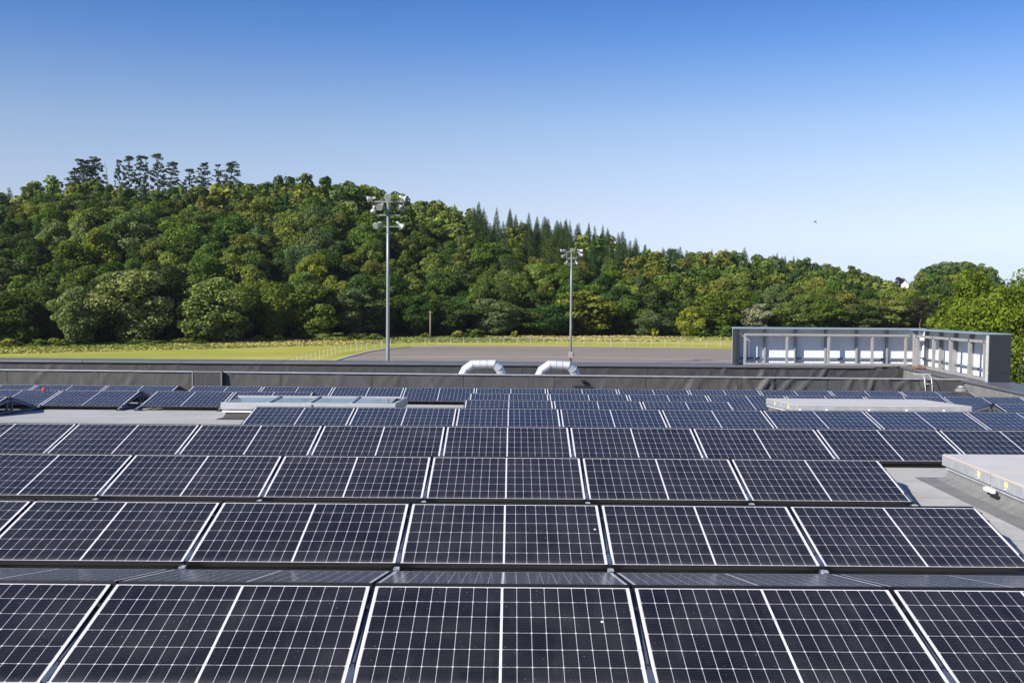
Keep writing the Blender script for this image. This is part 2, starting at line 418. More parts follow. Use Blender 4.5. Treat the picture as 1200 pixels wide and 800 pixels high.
gr = link('ground', np_mesh('ground', np.stack([XX, YY, ZZ], -1).reshape(-1, 3), quads, M['ground'], None, {'cover': ('POINT', cov)}, True))
tag(gr, 'mown meadow rising into the wooded hillside', 'ground', kind='structure')

def strip(name, pts, w_, z, mat, label, cat, kind='structure', h=0):
    mb = MB(); pts = [Vector(p) for p in pts]
    L, Rr = [], []
    for i, p in enumerate(pts):
        t = (pts[min(i + 1, len(pts) - 1)] - pts[max(i - 1, 0)]).normalized(); n_ = Vector((-t.y, t.x, 0))
        L.append(p + n_ * w_ / 2); Rr.append(p - n_ * w_ / 2)
    n = len(pts)
    top = [(q.x, q.y, z + h) for q in L] + [(q.x, q.y, z + h) for q in Rr]
    mb.add(top, [(n + i, n + i + 1, i + 1, i) for i in range(n - 1)])
    if h:
        bot = [(q.x, q.y, z) for q in L] + [(q.x, q.y, z) for q in Rr]
        mb.add(top + bot, [(i, i + 1, 2 * n + i + 1, 2 * n + i) for i in range(n - 1)] + [(n + i + 1, n + i, 3 * n + i, 3 * n + i + 1) for i in range(n - 1)])
    return tag(mb.build(name, mat), label, cat, kind=kind)
edge_px = [(300, 452), (345, 440), (385, 428.5), (405, 422.5), (430, 415.5), (450, 411.8), (480, 408.8), (540, 406.6), (600, 405.6), (700, 405.0), (860, 405.2), (960, 407), (1100, 410)]
edge = [on_field(*p) for p in edge_px]
trk = MB(); tv = [(p.x, p.y, ZF + .03) for p in edge]
tv2 = [(p.x * .52, 62, ZF + .03) for p in edge]
nE = len(edge)
trk.add(tv + tv2, [(nE + i, nE + i + 1, i + 1, i) for i in range(nE - 1)])
tag(trk.build('track', M['asphalt']), 'brown grey asphalt track behind the roof', 'track', kind='structure')
strip('kerb', edge[:8], .35, ZF + .03, M['kerb'], 'pale kerb round the bend of the track', 'kerb', h=.12)
strip('white_line', [on_field(*p) for p in [(395, 424.3), (430, 421.5), (500, 419.6), (600, 418.2), (700, 417.7), (800, 418.3), (900, 420.5), (1000, 424)]], .28, ZF + .036, M['line_white'], 'white line painted along the asphalt track', 'line')
strip('yellow_line', [on_field(*p) for p in [(560, 425.8), (640, 424.6), (720, 424.2), (800, 425.2), (880, 427.5)]], .35, ZF + .036, M['line_yellow'], 'yellow line painted along the asphalt track', 'line')
rd = MB(); rd.add([(48, 96, ZF + .02), (150, 96, ZF + .02), (160, 150, ZF + .02), (62, 150, ZF + .02)], [(0, 1, 2, 3)])
tag(rd.build('road', M['road']), 'pale paved road past the big bright tree', 'road', kind='structure')

hzm = bpy.data.materials.new('thin_haze'); hzm.use_nodes = True; hzm.node_tree.nodes.remove(hzm.node_tree.nodes['Principled BSDF'])
pv = hzm.node_tree.nodes.new('ShaderNodeVolumePrincipled'); pv.inputs['Density'].default_value = .00007; pv.inputs['Color'].default_value = (.80, .88, 1, 1); pv.inputs['Anisotropy'].default_value = .2
hzm.node_tree.links.new(pv.outputs[0], hzm.node_tree.nodes['Material Output'].inputs['Volume'])
hb = MB(); hb.box(-3030, 3030, -630, 4530, ZF - 1, 95)
tag(hb.build('haze', hzm), 'thin summer haze over the valley', 'haze', kind='stuff')

# ---------------------------------------------------------------- building, walls
SL = math.atan(.0557)          # back half of the roof falls away from the crease
YC = 16.1
def roofz(y): return 0. if y < YC else -(y - YC) * .0557
XL, XR = -34., 12.75
bld = thing('flat_roofed_building', 'flat roofed building whose pale membrane roof carries the solar panels', 'building', (0, 12, ZF))
b = MB()
b.box(XL, XR - .02, -9, 32.8, ZF, -1.6)
o = b.build('facade', M['facade'], bld); o.matrix_parent_inverse = Matrix.Translation((0, -12, -ZF))
r_ = MB()
r_.add([(XL, -9, 0), (11.9, -9, 0), (11.9, YC, 0), (XL, YC, 0), (11.9, 27.7, roofz(27.7)), (XL, 27.7, roofz(27.7))], [(0, 1, 2, 3), (3, 2, 4, 5)])
r_.add([(XL, 27.7, -1.3), (12, 27.7, -1.3), (12, 32, -1.3), (XL, 32, -1.3)], [(0, 1, 2, 3)])
r_.add([(XL, -9, 0), (11.9, -9, 0), (11.9, -9, -1.6), (XL, -9, -1.6)], [(3, 2, 1, 0)])
r_.add([(XL, -9, 0), (XL, YC, 0), (XL, 27.7, roofz(27.7)), (XL, 27.7, -1.6), (XL, -9, -1.6)], [(0, 1, 2, 3, 4)])
o = r_.build('roof', M['roof'], bld); o.matrix_parent_inverse = Matrix.Translation((0, -12, -ZF))

def sheet_wall(name, fold_mask, x0, x1, y, z0, ztop, thick, mat, seed, amp):
    """wall whose camera side is a real wrinkled sheet"""
    n, k = int((x1 - x0) / .045), 14
    g = np.random.default_rng(seed)
    xx = np.linspace(x0, x1, n); tt = np.linspace(0, 1, k)
    X, T = np.meshgrid(xx, tt)
    ZT = np.array([ztop(q) for q in xx])
    Z = z0 + (ZT[None, :] - z0) * T
    D = np.zeros_like(X)
    for i in range(170):
        c = g.uniform(x0, x1); sl = g.uniform(-.9, .9) if g.random() < .4 else g.uniform(.3, 1.0); wd = g.uniform(.03, .09); a = g.uniform(.3, 1) * fold_mask(c)
        tc_ = g.uniform(.55, 1.); tw = g.uniform(.25, .6)
        D += a * np.exp(-((X - c - sl * (Z - z0)) / wd) ** 2) * np.exp(-((T - tc_) / tw) ** 2)
    D += .25 * np.sin(X * 1.7 + 2 * np.sin(X * .6)) * np.array([fold_mask(q) for q in xx])[None, :]
    V = np.stack([X, y - amp * D, Z], -1).reshape(-1, 3).tolist()
    id_ = lambda j, i: j * n + i
    mb = MB(); mb.add(V, [(id_(j, i), id_(j, i + 1), id_(j + 1, i + 1), id_(j + 1, i)) for j in range(k - 1) for i in range(n - 1)])
    # back, ends
    a0, a1 = ztop(x0), ztop(x1)
    mb.add([(x0, y + thick, z0), (x1, y + thick, z0), (x1, y + thick, a1), (x0, y + thick, a0)], [(1, 0, 3, 2)])
    mb.add([(x0, y, z0), (x0, y + thick, z0), (x0, y + thick, a0), (x0, y, a0)], [(0, 3, 2, 1)])
    mb.add([(x1, y, z0), (x1, y + thick, z0), (x1, y + thick, a1), (x1, y, a1)], [(0, 1, 2, 3)])
    return mb
ztw = lambda x: -.025 - .0028 * x
wl = thing('inner_wall', 'low grey membrane clad wall behind the last row of panels', 'wall', (0, 27.7, roofz(27.7)))
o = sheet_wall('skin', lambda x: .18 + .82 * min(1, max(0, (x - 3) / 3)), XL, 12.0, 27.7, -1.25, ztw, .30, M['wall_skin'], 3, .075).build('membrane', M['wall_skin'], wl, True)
o.matrix_parent_inverse = Matrix.Translation(-Vector(wl.location))
c_ = MB()
for i in range(23):
    xa, xb = XL + i * 2, XL + i * 2 + 1.996
    za, zb = ztw(xa), ztw(xb)
    c_.add([(xa, 27.655, za), (xb, 27.655, zb), (xb, 28.02, zb), (xa, 28.02, za), (xa, 27.655, za + .022), (xb, 27.655, zb + .022), (xb, 28.02, zb + .004), (xa, 28.02, za + .004)],
           [(3, 2, 1, 0), (4, 5, 6, 7), (0, 1, 5, 4), (1, 2, 6, 5), (2, 3, 7, 6), (3, 0, 4, 7)])
o = c_.build('cap', M['galv_dull'], wl); o.matrix_parent_inverse = Matrix.Translation(-Vector(wl.location))

pw = thing('outer_parapet', 'dark parapet along the far roof edge with a metal coping', 'wall', (0, 32, -1.3))
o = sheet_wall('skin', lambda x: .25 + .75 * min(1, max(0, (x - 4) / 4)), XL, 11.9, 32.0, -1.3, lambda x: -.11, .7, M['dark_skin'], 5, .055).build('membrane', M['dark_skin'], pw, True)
o.matrix_parent_inverse = Matrix.Translation(-Vector(pw.location))
c_ = MB()
for i in range(15):
    c_.box(XL + i * 3, min(XL + i * 3 + 2.994, 11.86), 31.93, 32.9, -.108, -.05, c=.012)
c_.box(11.863, 12.9, 31.93, 32.9, -.108, -.05, c=.012)
o = c_.build('coping', M['coping'], pw); o.matrix_parent_inverse = Matrix.Translation(-Vector(pw.location))
sw = thing('side_parapet', 'grey parapet wall along the right roof edge below the white screen', 'wall', (12, 12, 0))
mb = MB(); mb.box(11.9, 12.75, -9, 31.995, -1.59, -.112)
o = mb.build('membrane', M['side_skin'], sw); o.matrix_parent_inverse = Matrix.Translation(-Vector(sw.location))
c_ = MB()
for i in range(14):
    y1 = 31.926 - i * 3
    c_.box(11.84, 12.86, y1 - 2.994, y1, -.108, -.046, c=.012)
o = c_.build('coping', M['coping'], sw); o.matrix_parent_inverse = Matrix.Translation(-Vector(sw.location))

def local(o, root):   # keep world-space geometry under its empty
    bpy.context.view_layer.update()
    o.matrix_parent_inverse = root.matrix_world.inverted(); return o

# wall hatches
h = thing('wall_hatch', 'dark square cover panel on the inner wall at the left', 'hatch', (-7.98, 27.6, -.4))
mb = MB(); mb.box(-.36, .36, -.035, .06, -.1, .40, c=.006); mb.build('cover', M['dark_skin'], h)
mb = MB(); mb.box(-.39, -.362, -.05, .06, -.12, .43); mb.box(.362, .39, -.05, .06, -.12, .43); mb.box(-.36, .36, -.05, .06, .402, .43); mb.build('rim', M['curb'], h)
h = thing('wall_vent', 'small black overflow vent low on the inner wall below the right duct', 'vent', (1.86, 27.6, -.42))
mb = MB(); mb.box(-.23, .23, -.05, .06, 0, .14, c=.008); mb.build('grille', M['black_box'], h)
mb = MB(); mb.box(-.06, .06, -.03, .06, .24, .30, c=.008); mb.build('spout', M['black_box'], h)
# ladder over the wall
h = thing('access_ladder', 'thin pale access ladder hooked over the inner wall near its right end', 'ladder', (10.9, 27.5, -.6))
for s, nm in ((-1, 'rail'), (1, 'rail')):
    mb = MB(); mb.tube([(s * .09 - .02, -.12, -.1), (s * .09 - .04, -.10, .35), (s * .09 - .05, -.06, .58), (s * .09 - .05, .02, .655), (s * .09 - .05, .30, .66)], .011, 8); mb.build(nm, M['galv'], h, True)
for k in range(3):
    mb = MB(); mb.tube([(-.11, -.11, .02 + k * .22), (.07, -.11, .02 + k * .22)], .007, 6); mb.build('rung', M['galv'], h, True)
mb = MB(); mb.box(-.30, .10, .12, .34, .672, .695, c=.006); mb.build('top_plate', M['galv'], h)
# roof vent by the right wall
h = thing('roof_vent', 'short pale pipe collar beside the end of the inner wall', 'vent', (11.62, 27.2, roofz(27.2)))
mb = MB(); mb.tube([(0, 0, 0), (0, 0, .30), (0, 0, .36), (0, 0, .40)], [.17, .155, .15, .09], 20); mb.build('collar', M['curb'], h, True)
mb = MB(); mb.tube([(0, 0, .41), (0, 0, .45)], [.10, .07], 16); mb.build('cap', M['galv_dull'], h, True)

# ducts
def duct(loc, xs_, label):
    h = thing('ventilation_duct', label, 'duct', loc, group='ducts between the roof walls')
    r = .122
    P = [Vector(p) for p in xs_]
    mb = MB(); mb.tube(P, r, 20); 
    mb.build('pipe', M['galv_pipe'], h, False)
    for i in range(1, len(P) - 1):
        mb = MB(); t = ((P[i + 1] - P[i]).normalized() + (P[i] - P[i - 1]).normalized()).normalized()
        mb.tube([P[i] - t * .012, P[i] + t * .012], r + .008, 20); mb.build('seam_ring', M['galv'], h)
    a, b_ = P[3], P[4]
    for k in (.33, .66):
        c = a.lerp(b_, k); t = (b_ - a).normalized(); mb = MB(); mb.tube([c - t * .008, c + t * .008], r + .005, 20); mb.build('seam_ring', M['galv'], h)
    return h
duct((-.8, 29.5, -1.3), [(-.66, 0, 0), (-.60, 0, 1.08), (-.50, 0, 1.27), (-.30, 0, 1.415), (.30, .02, 1.43), (.44, .05, 1.31), (.53, .10, 1.12), (.56, .12, 0)], 'white insulated duct bending up behind the inner wall, the left one')
duct((1.28, 29.5, -1.3), [(-.57, 0, 0), (-.53, 0, 1.08), (-.44, 0, 1.27), (-.22, 0, 1.425), (.30, .03, 1.40), (.44, .08, 1.28), (.54, .16, 1.08), (.60, .20, 0)], 'white insulated duct in front of the far mast, the right one')

# ---------------------------------------------------------------- white screen on the corner of the parapet
sc = thing('roof_screen', 'white sheeted roof screen on steel posts at the far right corner of the parapet', 'screen', (12.2, 32.3, -.05))
W0 = Vector(sc.location)
def sp_(mb, name, mat): o = mb.build(name, mat, sc); o.matrix_parent_inverse = Matrix.Translation(-W0); return o
ZB, ZT2 = -.046, 1.06
X0 = 6.84
mb = MB()     # far skin: narrow corrugation along X
n = 150
for i in range(n):
    xa = X0 + (12.7 - X0) * i / n; xb = X0 + (12.7 - X0) * (i + 1) / n; dz = .0035 * (1 if i % 2 else -1)
    mb.add([(xa, 32.70 + dz, ZB + .01), (xb, 32.70 - dz, ZB + .01), (xb, 32.70 - dz, ZT2), (xa, 32.70 + dz, ZT2)], [(0, 1, 2, 3)])
mb.add([(X0, 32.77, ZB), (12.72, 32.77, ZB), (12.72, 32.77, ZT2), (X0, 32.77, ZT2)], [(1, 0, 3, 2)])
sp_(mb, 'far_sheet', M['skin'])
mb = MB()
for i in range(n):
    ya = 27.03 + (32.7 - 27.03) * i / n; yb = 27.03 + (32.7 - 27.03) * (i + 1) / n; dz = .0035 * (1 if i % 2 else -1)
    zt = lambda y: ZT2 + (32.3 - y) / 5.3 * .11
    mb.add([(12.70 + dz, ya, ZB + .01), (12.70 - dz, yb, ZB + .01), (12.70 - dz, yb, zt(yb)), (12.70 + dz, ya, zt(ya))], [(3, 2, 1, 0)])
mb.add([(12.73, 27.03, ZB), (12.73, 32.76, ZB), (12.73, 32.76, ZT2), (12.73, 27.03, ZT2 + .11)], [(0, 1, 2, 3)])
sp_(mb, 'side_sheet', M['skin'])
back_px = (896, 932, 967, 1003.5, 1039); frnt_px = (873, 922, 971, 1022, 1061)
bx = [sight(p, 400, 32.66).x for p in back_px]; fx = [sight(p, 400, 32.27).x for p in frnt_px]
for x in bx:
    mb = MB(); mb.box(x - .03, x + .03, 32.60, 32.72, ZB, ZT2 - .02, c=.004); sp_(mb, 'post', M['post'])
for x in fx:
    mb = MB(); mb.box(x - .035, x + .035, 32.22, 32.30, ZB, .90, c=.004); sp_(mb, 'post', M['post'])
mb = MB(); mb.box(X0, X0 + .10, 32.20, 32.30, ZB, ZT2 - .03, c=.004); sp_(mb, 'post', M['slate'])
mb = MB(); mb.box(X0, X0 + .012, 32.31, 32.735, ZB, ZT2 - .03); sp_(mb, 'end_plate', M['slate'])
mb = MB(); mb.box(X0 + .26, 12.15, 32.205, 32.30, .845, .915, c=.004); sp_(mb, 'rail', M['post'])
mb = MB(); mb.box(X0 + .26, 12.15, 32.205, 32.30, ZB, .02, c=.004); sp_(mb, 'rail', M['post'])
mb = MB(); mb.box(X0 + .05, 12.6, 32.63, 32.70, .105, .16); sp_(mb, 'back_rail', M['grey_rail'])
mb = MB()     # cap: sheets that leave short slots above the back posts
mb.box(X0 - .02, 12.76, 32.45, 32.80, ZT2 + .002, ZT2 + .03)
mb.box(X0 - .02, 12.2, 32.08, 32.30, ZT2 + .004, ZT2 + .026)
cuts = [X0 - .02] + [sight(p, 390, 32.68).x - .45 for p in (902, 938, 974, 1009, 1045)] + [12.2]
for a, b_ in zip(cuts[:-1], cuts[1:]): mb.box(a + .016, b_ - .016, 32.302, 32.448, ZT2 + .004, ZT2 + .026)
sp_(mb, 'cap', M['cap'])
by = [12.65 * F / (p - 600) for p in (1087, 1104, 1121, 1140)]; fy = [12.24 * F / (p - 600) for p in (1075.6, 1095, 1115, 1137.5, 1155.6)]
zs = lambda y: (32.3 - y) / 5.3 * .11
for y in by:
    mb = MB(); mb.box(12.58, 12.69, y - .03, y + .03, ZB, ZT2 - .02 + zs(y), c=.004); sp_(mb, 'post', M['post'])
for y in fy:
    mb = MB(); mb.box(12.20, 12.29, y - .035, y + .035, ZB, .90 + zs(y), c=.004); sp_(mb, 'post', M['post'])
mb = MB(); mb.box(12.20, 12.32, 32.0, 32.12, ZB, ZT2 - .02, c=.004); sp_(mb, 'post', M['post'])
mb = MB(); mb.bar((12.235, 31.98, .88), (12.235, 27.05, .88 + .10), .07, .07); sp_(mb, 'rail', M['post'])
mb = MB(); mb.bar((12.235, 31.98, .0), (12.235, 27.05, .0), .08, .07); sp_(mb, 'rail', M['post'])
mb = MB(); mb.box(12.61, 12.67, 27.05, 32.55, .165, .205); sp_(mb, 'back_rail', M['grey_rail'])
mb = MB()
mb.add([(12.03, 27.0, ZT2 + .114), (12.78, 27.0, ZT2 + .114), (12.78, 32.07, ZT2 + .006), (12.03, 32.07, ZT2 + .006), (12.03, 27.0, ZT2 + .138), (12.78, 27.0, ZT2 + .138), (12.78, 32.07, ZT2 + .030), (12.03, 32.07, ZT2 + .030)],
       [(3, 2, 1, 0), (4, 5, 6, 7), (0, 1, 5, 4), (1, 2, 6, 5), (2, 3, 7, 6), (3, 0, 4, 7)])
sp_(mb, 'cap', M['cap'])
mb = MB(); mb.box(12.2, 12.76, 26.95, 27.02, ZB + .232, ZT2 + .11, c=.006); mb.box(12.2, 12.76, 26.95, 27.02, ZB, ZB + .226, c=.006); sp_(mb, 'end_panel', M['slate'])
mb = MB(); mb.box(12.155, 12.198, 26.97, 27.05, ZB, ZT2 + .09, c=.004); sp_(mb, 'post', M['clip'])
# brown bundle on the coping
bm = bmesh.new(); bmesh.ops.create_icosphere(bm, subdivisions=3, radius=1)
for v in bm.verts:
    q = v.co.copy(); k = 1 + .22 * math.sin(q.x * 5 + 1) * math.cos(q.y * 4) + .12 * math.sin(q.z * 9 + q.x * 7)
    v.co = Vector((q.x * .22 * k, q.y * .12 * k, (max(q.z, -.55) + .55) * .065 * k))
me = bpy.data.meshes.new('brown_bundle'); bm.to_mesh(me); bm.free(); me.materials.append(M['brown'])
for p in me.polygons: p.use_smooth = True
o = tag(link('rag_bundle', me), 'brown rag like bundle lying on the coping at the corner of the white screen', 'bundle'); o.location = (12.03, 31.1, -.047)

# ---------------------------------------------------------------- solar array
PW, PL, TILT, PITCHX, XO = 1.722, 1.134, R(13.4), 1.742, -.054
RD = [7.01, 9.65, 12.27, 14.89, 18.05, 20.80, 23.28, 25.95]
RH = [2.039, 2.039, 2.039, 2.039, 2.156, 2.319, 2.448, 2.595]
RG = .06     # gap between the two panels of a ridge
def make_panel():
    root = thing('solar_panel', '', 'solar panel')
    f = MB(); t = .0085; hx = PW / 2
    zt, zb = 0.0015, -.035
    for (x0, x1, y0, y1) in ((-hx, hx, 0, t), (-hx, hx, PL - t, PL), (-hx, -hx + t, t, PL - t), (hx - t, hx, t, PL - t)):
        f.box(x0, x1, y0, y1, zb, zt)
    f.build('frame', M['black_frame'], root)
    c = MB(); c.add([(-hx + t, t, 0), (hx - t, t, 0), (hx - t, PL - t, 0), (-hx + t, PL - t, 0)], [(0, 1, 2, 3)])
    c.add([(-hx + t, t, -.006), (hx - t, t, -.006), (hx - t, PL - t, -.006), (-hx + t, PL - t, -.006)], [(3, 2, 1, 0)], 1)
    c.build('cell_sheet', [M['cells'], M['off_white']], root)
    return root
def make_mount():
    root = thing('mounting_frame', '', 'mounting frame')
    b = MB(); b.box(-.02, .02, -1.30, 1.36, .035, .075, c=.003); b.build('base_rail', M['alu'], root)
    for y in (-1.18, -.02, .16, 1.26):
        k = MB(); k.box(-.06, .06, y - .11, y + .11, .0, .034, c=.006); k.build('rubber_pad', M['rubber'], root)
    zr = .361 - .040
    s = MB(); s.bar((0, -1.08, .085), (0, -.02, zr - .02), .04, .05); s.build('sloping_rail', M['alu'], root)
    s = MB(); s.bar((0, RG + 1.08, .085), (0, RG + .02, zr - .02), .04, .05); s.build('sloping_rail', M['alu'], root)
    s = MB(); s.box(-.022, .022, -.09, -.045, .076, zr - .02, c=.003); s.build('post', M['alu'], root)
    s = MB(); s.box(-.022, .022, RG + .045, RG + .09, .076, zr - .02, c=.003); s.build('post', M['alu'], root)
    s = MB(); s.box(-.045, .045, -.05, RG + .05, zr - .018, zr + .004, c=.004); s.build('ridge_plate', M['black_box'], root)
    # bright bracket at the low edge of the front panel, between the corners of two panels
    s = MB(); s.box(-.024, -.019, -1.200, -1.15, .05, .082); s.box(.019, .024, -1.200, -1.15, .05, .082); s.box(-.0185, .0185, -1.200, -1.196, .05, .082); s.box(-.0185, .0185, -1.158, -1.152, .05, .084)
    s.build('clamp', M['galv'], root)
    # mid clamps along the seam
    for k in (.22, .78):
        s = MB(); y = -1.103 + k * 1.103; z = .098 + k * .263 + .004
        s.box(-.012, .012, y - .03, y + .03, z - .03, z - .006)
        s.build('mid_clamp', M['black_box'], root)
    return root
panel0, mount0 = make_panel(), make_mount()
used = {'p': False, 'm': False}
def put(proto, key, loc, rot, label, group):
    if not used[key]:
        used[key] = True; proto.location = loc; proto.rotation_euler = rot; tag(proto, label, None, group); return proto
    return dup(proto, loc, rot, label, group)
ORD = ['first', 'second', 'third', 'fourth', 'fifth', 'sixth', 'seventh', 'eighth', 'ninth', 'tenth', 'eleventh', 'twelfth', 'thirteenth', 'fourteenth', 'fifteenth', 'sixteenth']
ROWN = ['front', 'second', 'third', 'fourth', 'fifth', 'sixth', 'seventh', 'last']
# runs of panels per row: (start edge, number) in panel pitches from the centre column's own middle
RUNS = [[(-2.5, 5)], [(-3.5, 6)], [(-4.5, 7)], [(-5.5, 10)], [(-2.5, 8)], [(-7.68, 2), (-.5, 3), (5.5, 1)], [(-7.68, 3), (-4.48, 2), (-.5, 7)], [(-8.68, 4), (-4.48, 11)]]
for j in range(8):
    slope = SL if j >= 4 else 0
    zr = CAMZ - RH[j]; Y = RD[j]
    tf, tr = TILT - slope, (R(11.4) if j == 0 else R(12.3)) + slope
    cnt = 0
    inview = []
    for (s0, n) in RUNS[j]:
        for k in range(n):
            xc = XO + (s0 + k + .5) * PITCHX
            ul, ur = 600 + F * (xc - .86) / Y, 600 + F * (xc + .86) / Y
            inview.append((xc, ur > 2 and ul < 1198))
    tot = sum(v for _, v in inview); a = 0
    for xc, vis in inview:
        if vis:
            nm = 'leftmost in view' if a == 0 else 'rightmost in view' if a == tot - 1 else (ORD[a] + ' from the left') if a < 8 else (ORD[tot - 1 - a] + ' from the right')
            a += 1
        else: nm = None
        tone = 'dark navy' if j < 4 else 'bluish'
        lab = f'{tone} solar panel facing the camera in the {ROWN[j]} row, {nm}' if nm else f'dark solar panel at the edge of the {ROWN[j]} row'
        put(panel0, 'p', (xc, Y - PL * math.cos(tf), zr - PL * math.sin(tf)), (tf, 0, 0), lab, 'front facing solar panels')
        lab2 = f'grey glinting rear slope panel behind the front row ridge, {nm}' if j == 0 else (f'rear slope panel behind the ridge of the {ROWN[j]} row, seen only from its end' if j in (5, 6) else 'rear slope solar panel hidden behind the ridge of its row')
        g2 = 'glinting rear slope panels of the front row' if j == 0 else 'rear slope panels behind the row ridges'
        put(panel0, 'p', (xc, Y + RG + PL * math.cos(tr), zr - PL * math.sin(tr)), (tr, 0, math.pi), lab2, g2)
    # mounting frames under every seam and at both ends of each run
    for (s0, n) in RUNS[j]:
        for k in range(n + 1):
            xe = XO + (s0 + k) * PITCHX + (.012 if k == 0 else -.012 if k == n else 0)
            u = 600 + F * xe / Y
            end = (k == 0 or k == n) and 0 < u < 1200
            if j == 5 and k == n and s0 < -7: lab = 'open dark mounting frame triangle at the left edge of the photo'
            elif j == 6 and k == n and s0 < -7: lab = 'open mounting frame end of the left block, seventh row, by the walkway'
            elif j == 7 and k == n and s0 < -7: lab = 'open mounting frame end of the left block in the last row'
            elif j == 5 and k == 0 and s0 > 5: lab = 'open pale mounting frame triangle beside the right end of the far smoke hatch'
            elif end: lab = f'aluminium mounting frame at an open end of the {ROWN[j]} row of panels'
            else: lab = f'aluminium mounting frame under a panel seam of the {ROWN[j]} row'
            put(mount0, 'm', (xe, Y, roofz(Y) if j < 4 else zr - .361), (-slope, 0, 0), lab, 'mounting frames under the panels')
# red cap on a ridge
h = thing('red_cap', 'small red cap sitting on the ridge of the seventh row at the left', 'cap', (-10.36, 23.30, CAMZ - 2.448 + .0))
mb = MB(); mb.tube([(0, 0, -.01), (0, 0, .03), (0, 0, .045), (0, 0, .05)], [.04, .04, .032, .014], 14); mb.build('knob', M['red'], h, True)
mb = MB(); mb.tube([(0, 0, -.014), (0, 0, -.004)], [.055, .055], 14); mb.build('flange', M['red'], h, True)
# bird droppings
for i, (x, y, j, s) in enumerate([(.585, .70, 0, .010), (.74, .64, 1, .011)]):
    z0 = CAMZ - RH[j] - PL * math.sin(TILT); y0 = RD[j] - PL * math.cos(TILT)
    mb = MB(); P = [(0, 0, .004)] + [(s * (1 + .3 * math.sin(k * 2.3 + i)) * math.cos(k * math.pi / 5), s * (1 + .35 * math.cos(k * 1.7)) * math.sin(k * math.pi / 5), .0006) for k in range(10)]
    mb.add(P, [(0, 1 + k, 1 + (k + 1) % 10) for k in range(10)])
    o = mb.build('bird_dropping', M['white_metal'])
    o.location = (x, y0 + y * math.cos(TILT), z0 + y * math.sin(TILT) + .002); o.rotation_euler = (TILT, 0, 0)
    tag(o, ['white bird dropping on the middle panel of the front row', 'white bird dropping on the middle panel of the second row', 'tiny white bird dropping on a front row panel left of the middle', 'tiny white bird dropping on a second row panel right of the middle', 'tiny white bird dropping near the ridge of the fourth row'][i], 'bird dropping')

# ---------------------------------------------------------------- skylights and smoke hatches
def curb(mb, x0, x1, y0, y1, z0, z1, fl=.16):
    """upstand with a membrane skirt that flares out over the roof"""
    A = [(x0, y0), (x1, y0), (x1, y1), (x0, y1)]
    def ring(o_, z): return [(x0 - o_, y0 - o_, z), (x1 + o_, y0 - o_, z), (x1 + o_, y1 + o_, z), (x0 - o_, y1 + o_, z)]
    rings = [ring(fl, z0 + .004), ring(fl * .35, z0 + .02), ring(.02, z0 + .07), ring(0, z0 + .12), ring(0, z1)]
    v = [p for r_ in rings for p in r_]; f = []
    for i in range(len(rings) - 1):
        for k in range(4): f.append((i * 4 + k, i * 4 + (k + 1) % 4, (i + 1) * 4 + (k + 1) % 4, (i + 1) * 4 + k))
    mb.add(v, f)
    return mb
# near smoke hatch (right)
h = thing('smoke_hatch', 'large twin lid smoke hatch on a grey upstand at the right edge of the photo', 'smoke hatch', (5.36, 10.36, 0), group='smoke hatches')
mb = curb(MB(), 0, 3.2, 0, 2.49, 0, .175, .30); mb.build('upstand', M['curb'], h)
mb = MB(); mb.box(-.02, 3.22, -.02, 2.51, .176, .186, c=.003); mb.box(-.024, -.004, -.02, 2.51, .160, .1755, c=.003); mb.build('flashing', M['galv'], h)  # darker flashing colour stands in for the shade under the lids
def lid(h, x0, x1, y0, y1, z0, z1, xs_=(.45,), end=0):
    mb = MB(); mb.box(x0, x1, y0, y1, z0, z1 - .012, c=.006); o = mb.build('lid', M['galv_dull'], h)
    mb = MB(); mb.box(x0 - .002, x1 + .002, y0 - .002, y1 + .002, z1 - .0115, z1 - .002, c=.004); mb.build('rim', M['lid_edge'], o)
    mb = MB(); mb.box(x0 + .012, x1 - .012, y0 + .012, y1 - .012, z1 - .0015, z1 + .004, c=.002); mb.build('top_sheet', M['lid'], o)
    for ym in xs_:
        mb = MB(); mb.box(x0 - .005, x0 - .0005, ym - .032, ym + .032, z1 - .082, z1 - .028); mb.build('sticker', M['yellow'], o)
        mb = MB(); mb.tube([(x0 - .012, ym + .01, z1 - .105), (x0 + .01, ym + .01, z1 - .105)], .012, 8); mb.build('rivet', M['clip'], o)
    return o
lid(h, -.055, 3.26, 1.262, 2.55, .202, .335, (1.52,))
lid(h, -.055, 3.26, -.06, 1.232, .202, .335, (.86,))
mb = MB(); mb.box(-.09, -.052, 1.10, 1.32, .135, .175, c=.004); mb.build('latch', M['white_metal'], h)
mb = MB(); mb.box(-.075, -.04, 1.05, 1.26, .10, .134, c=.004); mb.build('black_block', M['black_box'], h)  # plain black block set just below the latch
# far smoke hatch
h = thing('smoke_hatch', 'flat beige topped smoke hatch with metal sides between the fifth and last rows', 'smoke hatch', (5.36, 19.75, roofz(19.75)), (-SL, 0, 0), 'smoke hatches')
mb = curb(MB(), .04, 3.22, 0, 2.3, 0, .19, .15); mb.build('upstand', M['curb'], h)
mb = MB(); mb.box(0, 3.26, -.035, 2.33, .188, .206, c=.003); mb.build('flashing', M['off_white'], h)
lid(h, -.01, 3.28, 1.17, 2.36, .222, .350, (1.6,))
o = lid(h, -.01, 3.28, -.05, 1.145, .222, .350, (.55,))
mb = MB()
for x in (.05, .55, 1.35, 2.05, 2.75):
    mb = MB(); mb.tube([(x, -.062, .262), (x, -.045, .262)], .022, 8); mb.build('bolt', M['white_metal'], o)
